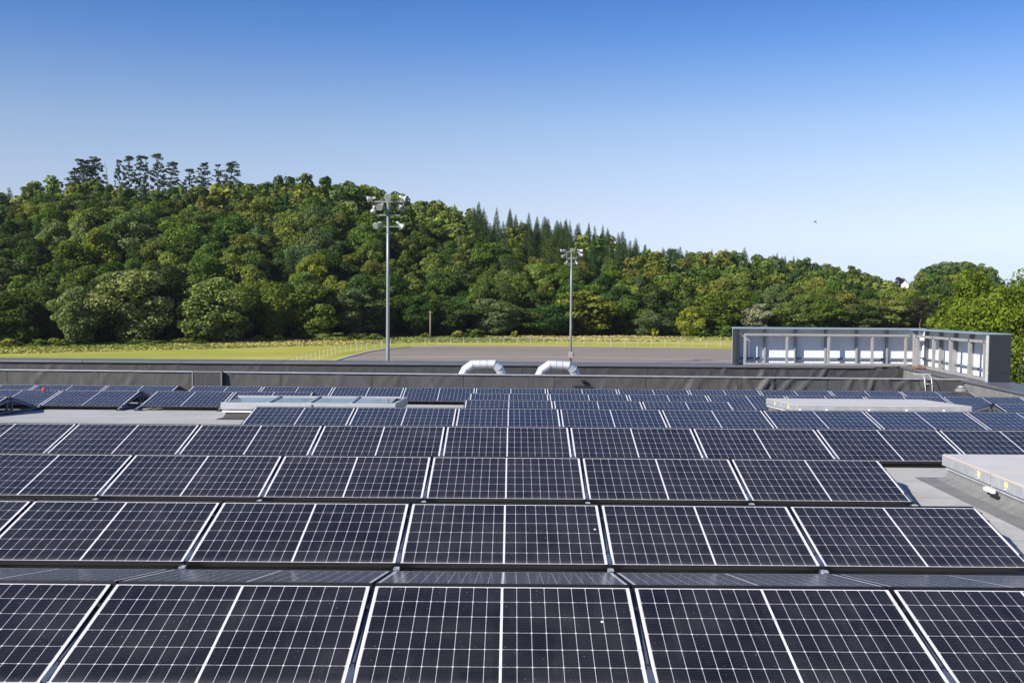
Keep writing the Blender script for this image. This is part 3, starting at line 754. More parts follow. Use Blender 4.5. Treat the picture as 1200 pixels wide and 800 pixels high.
# glazed skylight left
h = thing('glazed_skylight', 'low glazed skylight with white metal frame behind the left end of the fifth row', 'skylight', (-5.47, 19.85, roofz(19.85)), (-SL, 0, 0))
mb = curb(MB(), .06, 3.2, .04, 2.3, 0, .125, .16); mb.build('upstand', M['dark_skin'], h)
mb = MB(); mb.box(0, 3.26, 0, 2.34, .128, .165, c=.004); mb.build('flashing', M['off_white'], h)
mb = MB()
mb.box(-.02, 3.28, -.02, .06, .185, .318, c=.008); mb.box(-.02, 3.28, 2.29, 2.37, .185, .318, c=.008)
mb.box(-.02, .06, .062, 2.288, .185, .318, c=.008); mb.box(3.20, 3.28, .062, 2.288, .185, .318, c=.008)
mb.build('frame', M['frame_grey'], h)
xs4 = [.06 + .785 * k for k in range(5)]
for k in range(4):
    for (y0, y1, za, zb) in ((.06, 1.16, .30, .365), (1.19, 2.29, .365, .30)):
        mb = MB(); mb.add([(xs4[k] + .03, y0, za), (xs4[k + 1] - .03, y0, za), (xs4[k + 1] - .03, y1, zb), (xs4[k] + .03, y1, zb),
                           (xs4[k] + .03, y0, za - .02), (xs4[k + 1] - .03, y0, za - .02), (xs4[k + 1] - .03, y1, zb - .02), (xs4[k] + .03, y1, zb - .02)],
                          [(0, 1, 2, 3), (7, 6, 5, 4), (0, 4, 5, 1), (1, 5, 6, 2), (2, 6, 7, 3), (3, 7, 4, 0)])
        mb.build('pane', M['pane'], h)
mb = MB(); mb.box(.0, 3.26, 1.145, 1.205, .345, .388, c=.005); mb.build('ridge_bar', M['frame_grey'], h)
for k in range(1, 4):
    mb = MB(); mb.bar((xs4[k], .05, .312), (xs4[k], 1.15, .375), .055, .03); mb.bar((xs4[k], 1.20, .375), (xs4[k], 2.30, .312), .055, .03); mb.build('glazing_bar', M['frame_grey'], h)
mb = MB(); mb.box(1.55, 1.70, -.05, -.021, .20, .30, c=.004); mb.build('cover_plate', M['galv_dull'], h)

# ---------------------------------------------------------------- trees
class Leafs:
    """numpy leaf clump collector"""
    def __init__(s): s.V = []; s.T = []
    def clump(s, g, c, r, n, size, up=.25, tint=.5, squash=1., tj=.22, out=.8):
        d = g.normal(size=(n, 3)); d[:, 2] += up; d /= np.linalg.norm(d, axis=1)[:, None]
        rr = r * (.70 + .36 * g.random((n, 1)) ** .7)
        P = np.asarray(c)[None, :] + d * rr * np.array([1, 1, squash])
        nrm = d * out + g.normal(size=(n, 3)) * .38; nrm /= np.linalg.norm(nrm, axis=1)[:, None]
        t = np.cross(nrm, g.normal(size=(n, 3))); t /= np.linalg.norm(t, axis=1)[:, None]; b = np.cross(nrm, t)
        sz = size * (.6 + .8 * g.random((n, 1)))
        a = t * sz * .62; b = b * sz * .42
        s.V.append(np.stack([P - a - b * .5, P + b, P + a + b * .2, P - b], 1).reshape(-1, 3))
        s.T.append(np.clip(tint + g.normal(size=n) * tj, 0, 1))
    def arrays(s):
        V = np.concatenate(s.V); T = np.concatenate(s.T); return V, np.arange(len(V)).reshape(-1, 4), T
def leaf_mesh(name, V, Q, T, mat): return np_mesh(name, V, Q, mat, {'tint': ('FACE', T)})
def broad(seed, H=10., Rr=4.2, base=.0, lobes=34, leaf=.28, per=310, up=.35, lr=(.18, .36), core=.60):
    """crown of many uneven lobes on an egg-shaped hull; returns leaf arrays and lobe centres"""
    g = np.random.default_rng(seed); L = Leafs(); C = []
    zc = H * (base + 1) / 2; hz_ = H * (1 - base) / 2
    lean = g.normal(size=2) * .25; ph = g.uniform(0, 6.28, 3)
    for i in range(lobes):
        d = g.normal(size=3); d[2] *= 1.25; d /= np.linalg.norm(d)
        az = math.atan2(d[1], d[0])
        k = g.uniform(.62, 1.0) * (1 + .16 * math.sin(2 * az + ph[0]) * math.sin(3 * d[2] + ph[1]))
        prof_ = 1 - .42 * max(0, d[2]) ** 2 - .10 * max(0, -d[2])
        c = np.array([d[0] * Rr * .80 * k * prof_ + lean[0] * d[2], d[1] * Rr * .80 * k * prof_ + lean[1] * d[2], zc + d[2] * hz_ * .84 * k])
        r = Rr * (lr[0] + (lr[1] - lr[0]) * g.random() ** 1.3)
        C.append(c); L.clump(g, c, r, int(per * (r / (Rr * .32)) ** 2), leaf, up, g.uniform(.15, .85), g.uniform(.65, .9))
    L.clump(g, (0, 0, zc - .05 * H), Rr * core, int(per * 2.0), leaf * 1.5, .1, .15, hz_ / Rr)
    return L.arrays(), C
def conifer(seed, H=15., Rr=2.6, leaf=.42, n=3600):
    g = np.random.default_rng(seed); L = Leafs()
    t = 1 - (1 - g.random(n)) ** .62 * .98; t = 1 - t; t = np.clip(1 - np.sqrt(g.random(n)) * .98, 0, 1)
    a = g.uniform(0, 6.28, n); ph = g.uniform(0, 6.28, 4)
    lay = np.floor(t * 16 + .6 * np.sin(2 * a + ph[0])); fr = t * 16 + .6 * np.sin(2 * a + ph[0]) - lay
    irr = 1 + .22 * np.sin(3 * a + lay * 1.7 + ph[1]) + .14 * np.sin(7 * a + lay * 2.9)
    rad = (Rr * (1 - t) ** .88 * (.62 + .38 * (1 - fr)) * irr + .10) * (1 - .65 * g.random(n) ** 2.2)
    z = H * (.02 + .98 * t) - rad * .22 + g.normal(size=n) * .10
    P = np.stack([np.cos(a) * rad, np.sin(a) * rad, z], -1)
    nrm = np.stack([np.cos(a), np.sin(a), np.full(n, .75)], -1) + g.normal(size=(n, 3)) * .45; nrm /= np.linalg.norm(nrm, axis=1)[:, None]
    tt = np.cross(nrm, g.normal(size=(n, 3))); tt /= np.linalg.norm(tt, axis=1)[:, None]; b = np.cross(nrm, tt)
    sz = leaf * (.6 + .8 * g.random((n, 1))) * (1 - .5 * t[:, None])
    L.V.append(np.stack([P - tt * sz * .6, P + b * sz * .4, P + tt * sz * .6, P - b * sz * .4], 1).reshape(-1, 3))
    L.T.append(np.clip(.5 + .25 * np.sin(lay * 2.1 + 2 * a) + g.normal(size=n) * .18 - .25 * fr, 0, 1))
    return L.arrays(), []
def pine(seed, H=15., Rr=2.8, leaf=.27, bare=.5, flat=.5, tufts=20):
    g = np.random.default_rng(seed); L = Leafs(); C = []
    for i in range(tufts):
        t = g.random(); z = H * (bare + (1 - bare) * t); rad = Rr * (1 - .65 * t ** 1.5) * math.sqrt(g.random()); a = g.uniform(0, 6.28)
        c = np.array([math.cos(a) * rad, math.sin(a) * rad, z + .12 * rad]); C.append(c)
        L.clump(g, c, g.uniform(.26, .62) * Rr / 2.8, 42, leaf, .5, g.uniform(.15, .7), flat, out=.5)
    return L.arrays(), C
def trunk_mesh(name, H, r0, C, top=.85, seed=0, nl=7):
    g = np.random.default_rng(seed); mb = MB()
    P = [(g.normal() * .02 * H * k / 6, g.normal() * .02 * H * k / 6, H * top * k / 6 - (.6 if k == 0 else 0)) for k in range(7)]
    mb.tube(P, [r0 * (1.35 if k == 0 else 1 - .13 * k) for k in range(7)], 8)
    if C:
        for c in [C[i] for i in g.choice(len(C), min(nl, len(C)), replace=False)]:
            zs_ = min(H * top * .8, max(H * .12, c[2] - np.hypot(c[0], c[1]) * .8)); k = zs_ / (H * top) * 6; i = min(5, int(k)); a = Vector(P[i]).lerp(Vector(P[i + 1]), k - i)
            m_ = a.lerp(Vector(c), .5) + Vector((0, 0, .2))
            mb.tube([a, m_, c], [r0 * .42, r0 * .28, r0 * .1], 6)
    return mb.mesh(name, M['bark'], True)
class Kind:
    def __init__(s, name, arrs, H, r0, C, top=.85, nl=7, seed=0):
        (V, Q, T) = arrs; s.H = H; s.V, s.Q, s.T = V, Q, T
        s.crown = leaf_mesh(name + '_crown', V, Q, T, M['leaf']); s.trunk = trunk_mesh(name + '_trunk', H, r0, C, top, seed, nl)
BK = []
for i in range(9):
    a, C = broad(20 + i, 10, [4.2, 4.6, 3.7, 4.4, 4.9, 3.4, 4.1, 4.5, 3.9][i], [.0, .02, -.03, .04, .0, -.03, .02, .0, .03][i], [48, 56, 38, 50, 60, 36, 46, 52, 42][i])
    BK.append(Kind('broadleaf', a, 10, .24, C, seed=i))
CK = []
for i in range(4):
    a, C = conifer(60 + i, 15, [3.5, 4.1, 3.3, 3.8][i], .40, 5200); CK.append(Kind('conifer', a, 15, .2, C, .97, 0, i))
PK = []
for i in range(6):
    a, C = pine(80 + i, 15, [3.6, 2.8, 2.2, 2.6, 3.2, 2.0][i], .27, [.50, .42, .36, .45, .45, .33][i], [.42, .45, .5, .45, .42, .5][i], [110, 74, 62, 76, 84, 56][i])
    PK.append(Kind('pine', a, 15, .17, C, .97, 30, i))
LOW = []
for i in range(5):
    a, C = broad(120 + i, 10, 4.4, .0, 24, .75, 48); LOW.append(a)
LOWC = [conifer(140 + i, 15, 3.6, .75, 1300)[0] for i in range(2)]

PAL = {'mid': (.072, .118, .022), 'dark': (.043, .078, .020), 'olive': (.098, .130, .028), 'light': (.128, .172, .038), 'grey': (.092, .138, .052),
       'yellow': (.135, .168, .030), 'bright': (.205, .230, .028), 'pale': (.25, .26, .17), 'conifer': (.040, .072, .024), 'conifer2': (.060, .094, .026),
       'pine': (.056, .084, .040), 'purple': (.034, .020, .024), 'brownish': (.066, .062, .030), 'near': (.105, .148, .020), 'soft': (.165, .205, .066), 'deep': (.030, .054, .016)}
for _k in ('mid', 'dark', 'olive', 'light', 'grey', 'yellow', 'deep'):
    PAL[_k] = (PAL[_k][0] * 1.24, PAL[_k][1] * 1.15, PAL[_k][2] * 1.1)
def jit(c, g, k=.16):
    f_ = g.normal() * k; return (max(.004, c[0] * (1 + f_ + g.normal() * .09)), max(.004, c[1] * (1 + f_)), max(.003, c[2] * (1 + f_ + g.normal() * .1)), 1)
def plant_tree(kind, loc, h, wscale, col, label, group, cat='tree', name='broadleaf_tree', yaw=None):
    r = thing(name, label, cat, loc, (0, 0, random.uniform(0, 6.28) if yaw is None else yaw), group)
    s = h / kind.H; r.scale = (s * wscale, s * wscale, s)
    t = link('trunk', kind.trunk, r); c = link('crown', kind.crown, r); c.color = col
    return r
g = np.random.default_rng(11)
taken = []
def edge_tree(px, ytop, ybase, wpx, tone, label, kind=None, off=0., name='broadleaf_tree', cat='tree'):
    ft = float(interp(px, FOOT)) + off
    top = sight(px, ytop, ft); z0 = float(hz(top.x, ft))
    h = top.z - z0; k = kind or BK[g.integers(len(BK))]
    wid = wpx / F * ft; nat = (np.percentile(k.V[:, 0], 98) - np.percentile(k.V[:, 0], 2)) * h / k.H
    plant_tree(k, (top.x, ft, z0), h, wid / nat, jit(PAL[tone], g, .05), label, None, cat, name)
    taken.append((top.x, ft, wid / 2))
EDGE = [
 (8, 350, 410, 66, 'dark', 'dark round tree at the meadow edge by the left border of the photo', 1),
 (86, 344, 408, 44, 'soft', 'light green feathery tree at the meadow edge, in front of darker trees on the left', -2),
 (48, 338, 408, 52, 'olive', 'olive tree between the dark left border tree and the light feathery tree', 5),
 (122, 326, 405, 54, 'deep', 'dark tree between the light feathery tree and the large grey green tree', 6),
 (152, 316, 405, 82, 'soft', 'large grey green tree standing tallest at the meadow edge on the left', 1),
 (196, 322, 405, 60, 'deep', 'near black tree right of the large grey green tree', 4),
 (247, 331, 405, 74, 'soft', 'rounded light olive tree at the meadow edge, left of the near mast', -1),
 (288, 342, 404, 46, 'mid', 'mid green tree just right of the rounded light olive tree', 4),
 (318, 328, 403, 54, 'mid', 'mid green tree halfway between the light olive tree and the near mast', 2),
 (362, 331, 402, 66, 'mid', 'broad mid green tree left of the near mast, above the low hedge', 1),
 (414, 336, 400, 58, 'grey', 'grey green tree close to the left of the near mast', 2),
 (440, 342, 399, 44, 'mid', 'narrow green tree directly behind the near mast', 4),
 (486, 344, 398, 52, 'dark', 'dark green tree right of the near mast, left of the utility pole', 2),
 (530, 350, 397, 50, 'dark', 'dark green tree right of the utility pole', 2),
 (580, 348, 396, 54, 'grey', 'grey green tree midway between the two masts', 3),
 (622, 356, 395, 42, 'dark', 'dark tree left of the far mast', 4),
 (646, 352, 395, 44, 'dark', 'dark rounded tree touching the left of the far mast', 1),
 (690, 334, 394, 62, 'yellow', 'large yellow olive willow like tree behind the far mast', 3),
 (736, 346, 393, 50, 'mid', 'mid green tree right of the yellow olive tree', 4),
 (764, 362, 392, 36, 'grey', 'small grey green tree in front of the wood right of the far mast', -1),
 (809, 356, 391, 29, 'bright', 'small bright yellow green tree with a visible stem near the white screen', -2),
 (840, 338, 390, 58, 'mid', 'mid green tree behind the left end of the white screen', 5),
 (886, 347, 390, 34, 'pale', 'pale silvery tree above the left part of the white screen', 2),
 (925, 350, 390, 46, 'olive', 'olive tree above the white screen right of the pale silvery tree', 3),
 (965, 344, 391, 50, 'mid', 'mid green tree above the middle of the white screen', 4),
 (1008, 346, 391, 52, 'dark', 'dark green tree above the right part of the far screen sheets', 3),
 (1040, 340, 392, 44, 'light', 'light green tree above the corner of the white screen', 5),
]
for px, yt, yb, wp, tone, lab, off in EDGE: edge_tree(px, yt, yb, wp, tone, lab, off=off)
edge_tree(1078, 344, 395, 34, 'brownish', 'brownish dark pine with a bare stem above the screen corner', PK[0], 1, 'pine_tree', 'pine')

# random wood on the hills: nearest broadleaf trees and conifers as things, the rest one mass
cand = []
yy = 0
Y_ = 168.
while Y_ < 860:
    sp0 = 5.6 if Y_ < 300 else 6.2 if Y_ < 440 else 8.8
    xs0 = np.arange((-75 - 600) / F * Y_, (1275 - 600) / F * Y_, sp0)
    for x in xs0:
        X = x + g.uniform(-.42, .42) * sp0; Yt = Y_ + g.uniform(-.42, .42) * sp0
        px = 600 + F * X / Yt; ft = float(interp(px, FOOT))
        if Yt < ft + 5: continue
        if any((X - a) ** 2 + (Yt - b) ** 2 < (c * .75) ** 2 for a, b, c in taken): continue
        z = float(hz(X, Yt))
        # which hill, and is it past its crest
        r1 = float(np.interp(px, [-400, 400, 800, 1100], [325, 330, 400, 430]))
        z1 = float(interp(px, H1)); onH1 = px < 860 and Yt < r1 + 12
        if Yt >= r1 + 12 and px < 760: continue
        if Yt > 575 and px < 1000: continue
        if 1046 < px < 1068 and 300 < Yt < 790 and (z + 11 - CAMZ) / Yt > (332 - 337) / F: continue
        cand.append((X, Yt, z, px, onH1))
    Y_ += sp0 * .92
# sight-line test: keep what can be seen over nearer trees (coarse horizon buffer)
cand.sort(key=lambda c: c[1])
NB = 1400; hor = np.full(NB, -9.)
vis = []
for (X, Yt, z, px, on1) in cand:
    py_ = 332 - (z - CAMZ) * F / Yt
    con = on1 and 545 < px < 800 and (py_ < 352 - abs(px - 690) * .18) and g.random() < .86
    if not con and on1 and px < 545 and g.random() < .03: con = True
    if not con and not on1 and g.random() < .10 and px < 960: con = True
    H = g.choice([g.uniform(7, 9.5), g.uniform(8.5, 11.5), g.uniform(10.5, 13)]) if con else g.choice([g.uniform(6.5, 8.5), g.uniform(8, 10.5), g.uniform(10, 12.5)], p=[.3, .5, .2])
    r1_ = float(np.interp(px, [-400, 400, 800, 1100], [325, 330, 400, 430]))
    if not con and on1 and Yt > r1_ - 30: H = min(max(H, 8.2), 10.2)
    if not on1: H *= .92
    wv = (2.5 if con else 4.2) * H / (15 if con else 10)
    el = (z + H - CAMZ) / Yt
    b0, b1 = int(px + 75 - wv * F / Yt * .6), int(px + 75 + wv * F / Yt * .6) + 1
    b0, b1 = max(0, b0), min(NB, b1)
    if b1 <= b0: continue
    seen = el - hor[b0:b1].max()
    if el > np.median(hor[b0:b1]) + .002:
        vis.append((X, Yt, z, px, on1, con, H, seen * F))
    hor[b0:b1] = np.maximum(hor[b0:b1], el - .0035)
lim_b, lim_c = 268, 170
nb = nc = 0
SV, SQ, ST, SC = [], [], [], []; nv = 0
def zone(px, Yt, on1):
    if px < 230: s = 'below the ridge pines'
    elif px < 430: s = 'left of the near mast'
    elif px < 560: s = 'right of the near mast'
    elif px < 690: s = 'around the far mast'
    elif px < 860: s = 'right of the far mast'
    elif px < 1070: s = 'above the white screen'
    else: s = 'at the far right'
    f0 = float(interp(px, FOOT)); t = (Yt - f0) / 150
    return ('on the lowest slope ' if t < .25 else 'halfway up the hill ' if t < .65 else 'high on the hill ') + s
TL = {'mid': 'mid green', 'dark': 'dark green', 'olive': 'olive green', 'light': 'light green', 'grey': 'grey green', 'yellow': 'yellowish'}
for (X, Yt, z, px, on1, con, H, s) in vis:
    if con:
        tone = 'conifer' if g.random() < .6 else 'conifer2'
    else:
        u = g.random()
        ylw = .20 if (300 < px < 620 and Yt > 270) else .04
        tone = 'yellow' if u < ylw * .5 else 'olive' if u < ylw + .22 else 'dark' if u < ylw + .42 else 'grey' if u < ylw + .52 else 'light' if u < ylw + .60 else 'mid'
    col = jit(PAL[tone], g, .12)
    if con and nc < lim_c:
        nc += 1
        lab = f"{'dark' if tone == 'conifer' else 'deep green'} pointed conifer {zone(px, Yt, on1)}"
        plant_tree(CK[g.integers(len(CK))], (X, Yt, z), H, g.uniform(.8, 1.55), col, lab, 'conifers ' + zone(px, Yt, on1), 'conifer', 'conifer_tree')
    elif not con and nb < lim_b:
        nb += 1
        lab = f"{TL[tone]} broadleaf tree {zone(px, Yt, on1)}"
        plant_tree(BK[g.integers(len(BK))], (X, Yt, z), H, g.uniform(.82, 1.28), col, lab, 'broadleaf trees ' + zone(px, Yt, on1))
    else:
        (V, Q, T) = LOWC[g.integers(2)] if con else LOW[g.integers(5)]
        a = g.uniform(0, 6.28); s_ = H / (15 if con else 10); wv = s_ * g.uniform(.9, 1.15)
        ca, sa = math.cos(a) * wv, math.sin(a) * wv
        V2 = np.stack([V[:, 0] * ca - V[:, 1] * sa + X, V[:, 0] * sa + V[:, 1] * ca + Yt, V[:, 2] * s_ + z - .4], -1)
        SV.append(V2); SQ.append(Q + nv); nv += len(V2); ST.append(T); SC.append(np.tile(np.array(col), (len(Q), 1)))
if SV:
    o = link('distant_wood', np_mesh('distant_wood', np.concatenate(SV), np.concatenate(SQ), M['leaf_stuff'], {'tint': ('FACE', np.concatenate(ST))}, {'treecol': ('FACE', np.concatenate(SC))}))
    tag(o, 'far wooded hillsides closing the view behind the nearer trees', 'wood', kind='stuff')
print('TREES visible', len(vis), 'broad', nb, 'conifer', nc, 'rest', len(SV))
# pines along the ridge
RP = [(84, 205, 20, 1), (95, 196, 30, 0), (109, 192, 20, 4), (137, 196, 12, 2), (148, 190, 16, 1), (161, 189, 14, 3), (168, 190, 11, 5), (181, 187, 18, 1), (199, 196, 20, 3), (219, 204, 16, 1), (236, 196, 17, 3), (252, 198, 15, 5), (268, 195, 22, 4)]
RPL = ['small pine at the left end of the ridge pines', 'broad flat topped pine on the ridge', 'tall pine right of the broad flat topped pine', 'thin pine left of the clump on the ridge', 'pine in the left of the ridge clump', 'slender pine in the middle of the ridge clump', 'narrow pine leaning into the ridge clump', 'tallest pine on the ridge with layered branches', 'bushy pine right of the tallest ridge pine', 'short pine between the clump and the right trio', 'left pine of the trio on the ridge', 'middle narrow pine of the trio on the ridge', 'right broad pine of the trio on the ridge']
for (px, yt, wp, ki), lab in zip(RP, RPL):
    Yt = 326; top = sight(px, yt, Yt); z0 = float(hz(top.x, Yt)); h = top.z - z0; k = PK[ki]
    nat = (np.percentile(k.V[:, 0], 97) - np.percentile(k.V[:, 0], 3)) * h / k.H
    plant_tree(k, (top.x, Yt, z0), h, min(1.7, wp / F * Yt / nat), jit(PAL['pine'], g, .06), lab, None, 'pine', 'pine_tree')
Yt = 325; top = sight(121, 196, Yt); z0 = float(hz(top.x, Yt)); h = top.z - z0
mb = MB(); mb.tube([(1.4, 0, 0), (.9, 0, h * .5), (.2, 0, h * .8), (-.3, 0, h)], [.2, .16, .1, .04], 7)
for k in range(9):
    zz = h * (.45 + .06 * k); s = 1 if k % 2 else -1; mb.tube([(1.0 - 1.2 * zz / h, 0, zz), (1.0 - 1.2 * zz / h + s * .8, .3, zz + .5)], [.06, .02], 5)
o = mb.build('dead_tree', M['wood']); o.location = (top.x, Yt, z0); tag(o, 'bare leaning dead tree between the ridge pines', 'tree')
# copper beech and house in the far gap
p = sight(1053, 317, 812); k = BK[0]
plant_tree(k, (p.x, 812, p.z - 12), 12, 1.15, PAL['purple'] + (1,), 'dark purple leaved tree in the gap between the far hills', None)
p = sight(1060, 331, 770)
hs = thing('house', 'tiny white gabled house in the gap between the far hills', 'house', (p.x, 770, p.z - 1.2), (0, 0, R(-25)))
mb = MB(); mb.box(-2.6, 2.6, -4, 4, -3, 4.0); mb.add([(-2.6, -4, 4.0), (2.6, -4, 4.0), (0, -4, 6.6), (-2.6, 4, 4.0), (2.6, 4, 4.0), (0, 4, 6.6)], [(0, 1, 2), (5, 4, 3)]); mb.build('wall', M['house_wall'], hs)
mb = MB()
for s in (-1, 1): mb.add([(s * 3.0, -4.3, 3.7), (s * 3.0, 4.3, 3.7), (0, 4.3, 6.75), (0, -4.3, 6.75), (s * 3.0, -4.3, 3.9), (s * 3.0, 4.3, 3.9), (0, 4.3, 6.95), (0, -4.3, 6.95)], [(0, 1, 2, 3), (7, 6, 5, 4), (0, 4, 5, 1), (1, 5, 6, 2), (3, 2, 6, 7), (0, 3, 7, 4)])
mb.build('roof', M['roof_tile'], hs)
mb = MB(); mb.box(-.5, .5, -4.03, -3.99, 1.2, 2.6); mb.build('window', M['black_box'], hs)
# bright trees beyond the right parapet
def near_tree(seed, px, ytop, Yt, Rr, H, tone, label, lobes=70, leaf=.30, per=190, base=.2):
    a, C = broad(seed, H, Rr, base, int(lobes * 1.7), leaf, int(per * .8), .45, (.12, .27), .66)
    k = Kind('near_tree', a, H, .3, C, seed=seed, nl=14)
    p = sight(px, ytop, Yt); z0 = p.z - float(np.percentile(k.V[:, 2], 99.7))
    plant_tree(k, (p.x, Yt, z0), H, 1, PAL[tone] + (1,), label, None, yaw=0)
near_tree(201, 1130, 309, 84, 2.9, 11.4, 'near', 'tall narrow green tree left of the big bright tree at the right edge', 52, .17, 330, .0)
near_tree(202, 1206, 312, 62, 5.6, 10.6, 'near', 'big bright green tree at the right edge of the photo', 120, .155, 430, .22)
near_tree(203, 1132, 358, 66, 3.4, 8.8, 'near', 'lower bright green tree behind the end of the white screen', 64, .155, 330, .1)
near_tree(205, 1106, 338, 90, 2.6, 10.4, 'near', 'bright green tree behind the corner of the white screen', 44, .17, 280, .05)

# bushes, hedges, rough grass
BU = [broad(300 + i, 2, 1.5, -.25, 22, .22, 90)[0] for i in range(4)]
BUm = [leaf_mesh('bush_leaves', V, Q, T, M['leaf']) for V, Q, T in BU]
BUSH = [(14, 411, 34, 10, 'light', 'low rounded bush at the meadow edge by the left border of the photo'), (47, 409, 26, 8, 'light', 'left half of a pair of low bright bushes at the meadow edge'), (67, 409, 28, 9, 'light', 'right half of a pair of low bright bushes at the meadow edge'),
        (302, 400, 20, 8, 'olive', 'small olive bush below the mid green trees'), (324, 400, 26, 8, 'light', 'light bush left of the long hedge'), (382, 397, 60, 9, 'light', 'long low hedge like bush left of the near mast'), (425, 396, 50, 8, 'light', 'low hedge like bush ending at the near mast'),
        (498, 394, 14, 6, 'olive', 'small bush just left of the utility pole'), (538, 394, 26, 9, 'light', 'round light bush right of the utility pole'), (557, 394, 30, 10, 'mid', 'round green bush midway between the masts'), (603, 390, 10, 8, 'bright', 'tiny yellow green bush left of the far mast'),
        (768, 386, 11, 12, 'bright', 'small upright yellow green bush left of the bright yellow green tree'), (826, 390, 24, 10, 'olive', 'olive bush right of the bright yellow green tree'), (850, 389, 34, 13, 'mid', 'round green bush touching the left end of the white screen'), (222, 404, 60, 6, 'olive', 'low scrub in front of the near black tree'), (170, 405, 60, 5, 'olive', 'low scrub in front of the large grey green tree')]
for i, (px, py, wp, hp, tone, lab) in enumerate(BUSH):
    Yt = float(interp(px, FOOT)) - 3.5; p = sight(px, py, Yt)
    o = link('bush', BUm[i % 4]); o.location = (p.x, Yt, ZF - .1); ww = wp / F * Yt / 3.0; o.scale = (ww, min(ww, 1.6), hp / F * Yt / 2.0 + .15); o.rotation_euler = (0, 0, random.choice((0, math.pi)))
    o.color = jit(PAL[tone], g, .05); tag(o, lab, 'bush')
L = Leafs(); GC = []
n = 34000
pxr = g.uniform(-120, 1100, n); dr = g.uniform(0, 1, n) ** 1.1
Yr = interp(pxr, FOOT) - dr * 17; Xr = (pxr - 600) / F * Yr
hh = g.uniform(.08, .34, n) * (1.1 - .6 * dr); ww = g.uniform(.12, .30, n); a = g.uniform(0, 6.28, n)
dx, dy = np.cos(a) * ww, np.sin(a) * ww; lx, ly = g.normal(size=n) * .15, g.normal(size=n) * .15
V = np.stack([np.stack([Xr - dx, Yr - dy, np.full(n, ZF)], -1), np.stack([Xr + dx, Yr + dy, np.full(n, ZF)], -1), np.stack([Xr + dx * .5 + lx, Yr + dy * .5 + ly, ZF + hh], -1), np.stack([Xr - dx * .6 + lx, Yr - dy * .6 + ly, ZF + hh * .9], -1)], 1).reshape(-1, 3)
pick = (np.sin(Xr * .11) + np.sin(Xr * .037 + Yr * .2) + g.normal(size=n) * .6)[:, None]
colr = np.where(pick > .5, np.array([[.40, .34, .13, 1]]), np.where(pick > -.5, np.array([[.27, .28, .075, 1]]), np.array([[.18, .22, .05, 1]])))
o = link('rough_grass', np_mesh('rough_grass', V, np.arange(4 * n).reshape(-1, 4), M['leaf_stuff'], {'tint': ('FACE', g.uniform(.3, .8, n))}, {'treecol': ('FACE', colr)}))
tag(o, 'tall unmown grass along the foot of the wood', 'grass', kind='stuff')

# ---------------------------------------------------------------- track fence
fe = thing('track_fence', 'low white post and rail fence round the outside of the track', 'fence', (0, 160, ZF))
fpx = [(330, 437), (372, 424.5), (395, 417.5), (430, 411), (455, 408.2), (490, 406.2), (540, 404.6), (600, 403.8), (700, 403.2), (860, 403.6), (960, 405)]
fp = [on_field(*p) for p in fpx]
seg = [(fp[i + 1] - fp[i]).length for i in range(len(fp) - 1)]; tot = sum(seg)
def along(d):
    for i, L_ in enumerate(seg):
        if d <= L_: return fp[i].lerp(fp[i + 1], d / L_)
        d -= L_
    return fp[-1]
npst = int(tot / 2.15)
pts = [along(i * tot / npst) for i in range(npst + 1)]
pm = MB(); pm.box(-.03, .03, -.03, .03, 0, 1.1, c=.006); pme = pm.mesh('fence_post', M['blade_rail'])
for p in pts:
    o = link('post', pme, fe); o.location = (p.x, p.y - 160, 0)
for zz in (1.05, .58):
    mb = MB(); mb.tube([(p.x, p.y - 160, zz) for p in pts], .018, 6); mb.build('rail', M['blade_rail'], fe)

# ---------------------------------------------------------------- floodlight masts, utility pole
def floodlight(parent, loc, yaw, pit, s=1.):
    s *= .74
    mb = MB(); mb.tube([(0, 0, 0), (0, .10, 0), (0, .22, 0), (0, .36, 0), (0, .40, 0)], [.09 * s, .14 * s, .24 * s, .31 * s, .32 * s], 16)
    mb.box(-.12 * s, .12 * s, -.22, 0, -.09 * s, .11 * s, c=.02)
    o = mb.build('floodlight', M['lamp'], parent, True); o.location = loc; o.rotation_euler = (pit, 0, yaw)
    for p in o.data.polygons: p.use_smooth = len(p.vertices) == 4
    mb = MB(); mb.tube([(0, .402, 0), (0, .416, 0)], [.295 * s, .28 * s], 16); mb.build('lens', M['lens'], o)
    mb = MB(); mb.bar((-.3 * s, .15, 0), (-.3 * s, .1, -.34 * s), .03, .05); mb.bar((.3 * s, .15, 0), (.3 * s, .1, -.34 * s), .03, .05); mb.bar((-.3 * s, .1, -.34 * s), (.3 * s, .1, -.34 * s), .05, .03); mb.build('bracket', M['pole'], o)
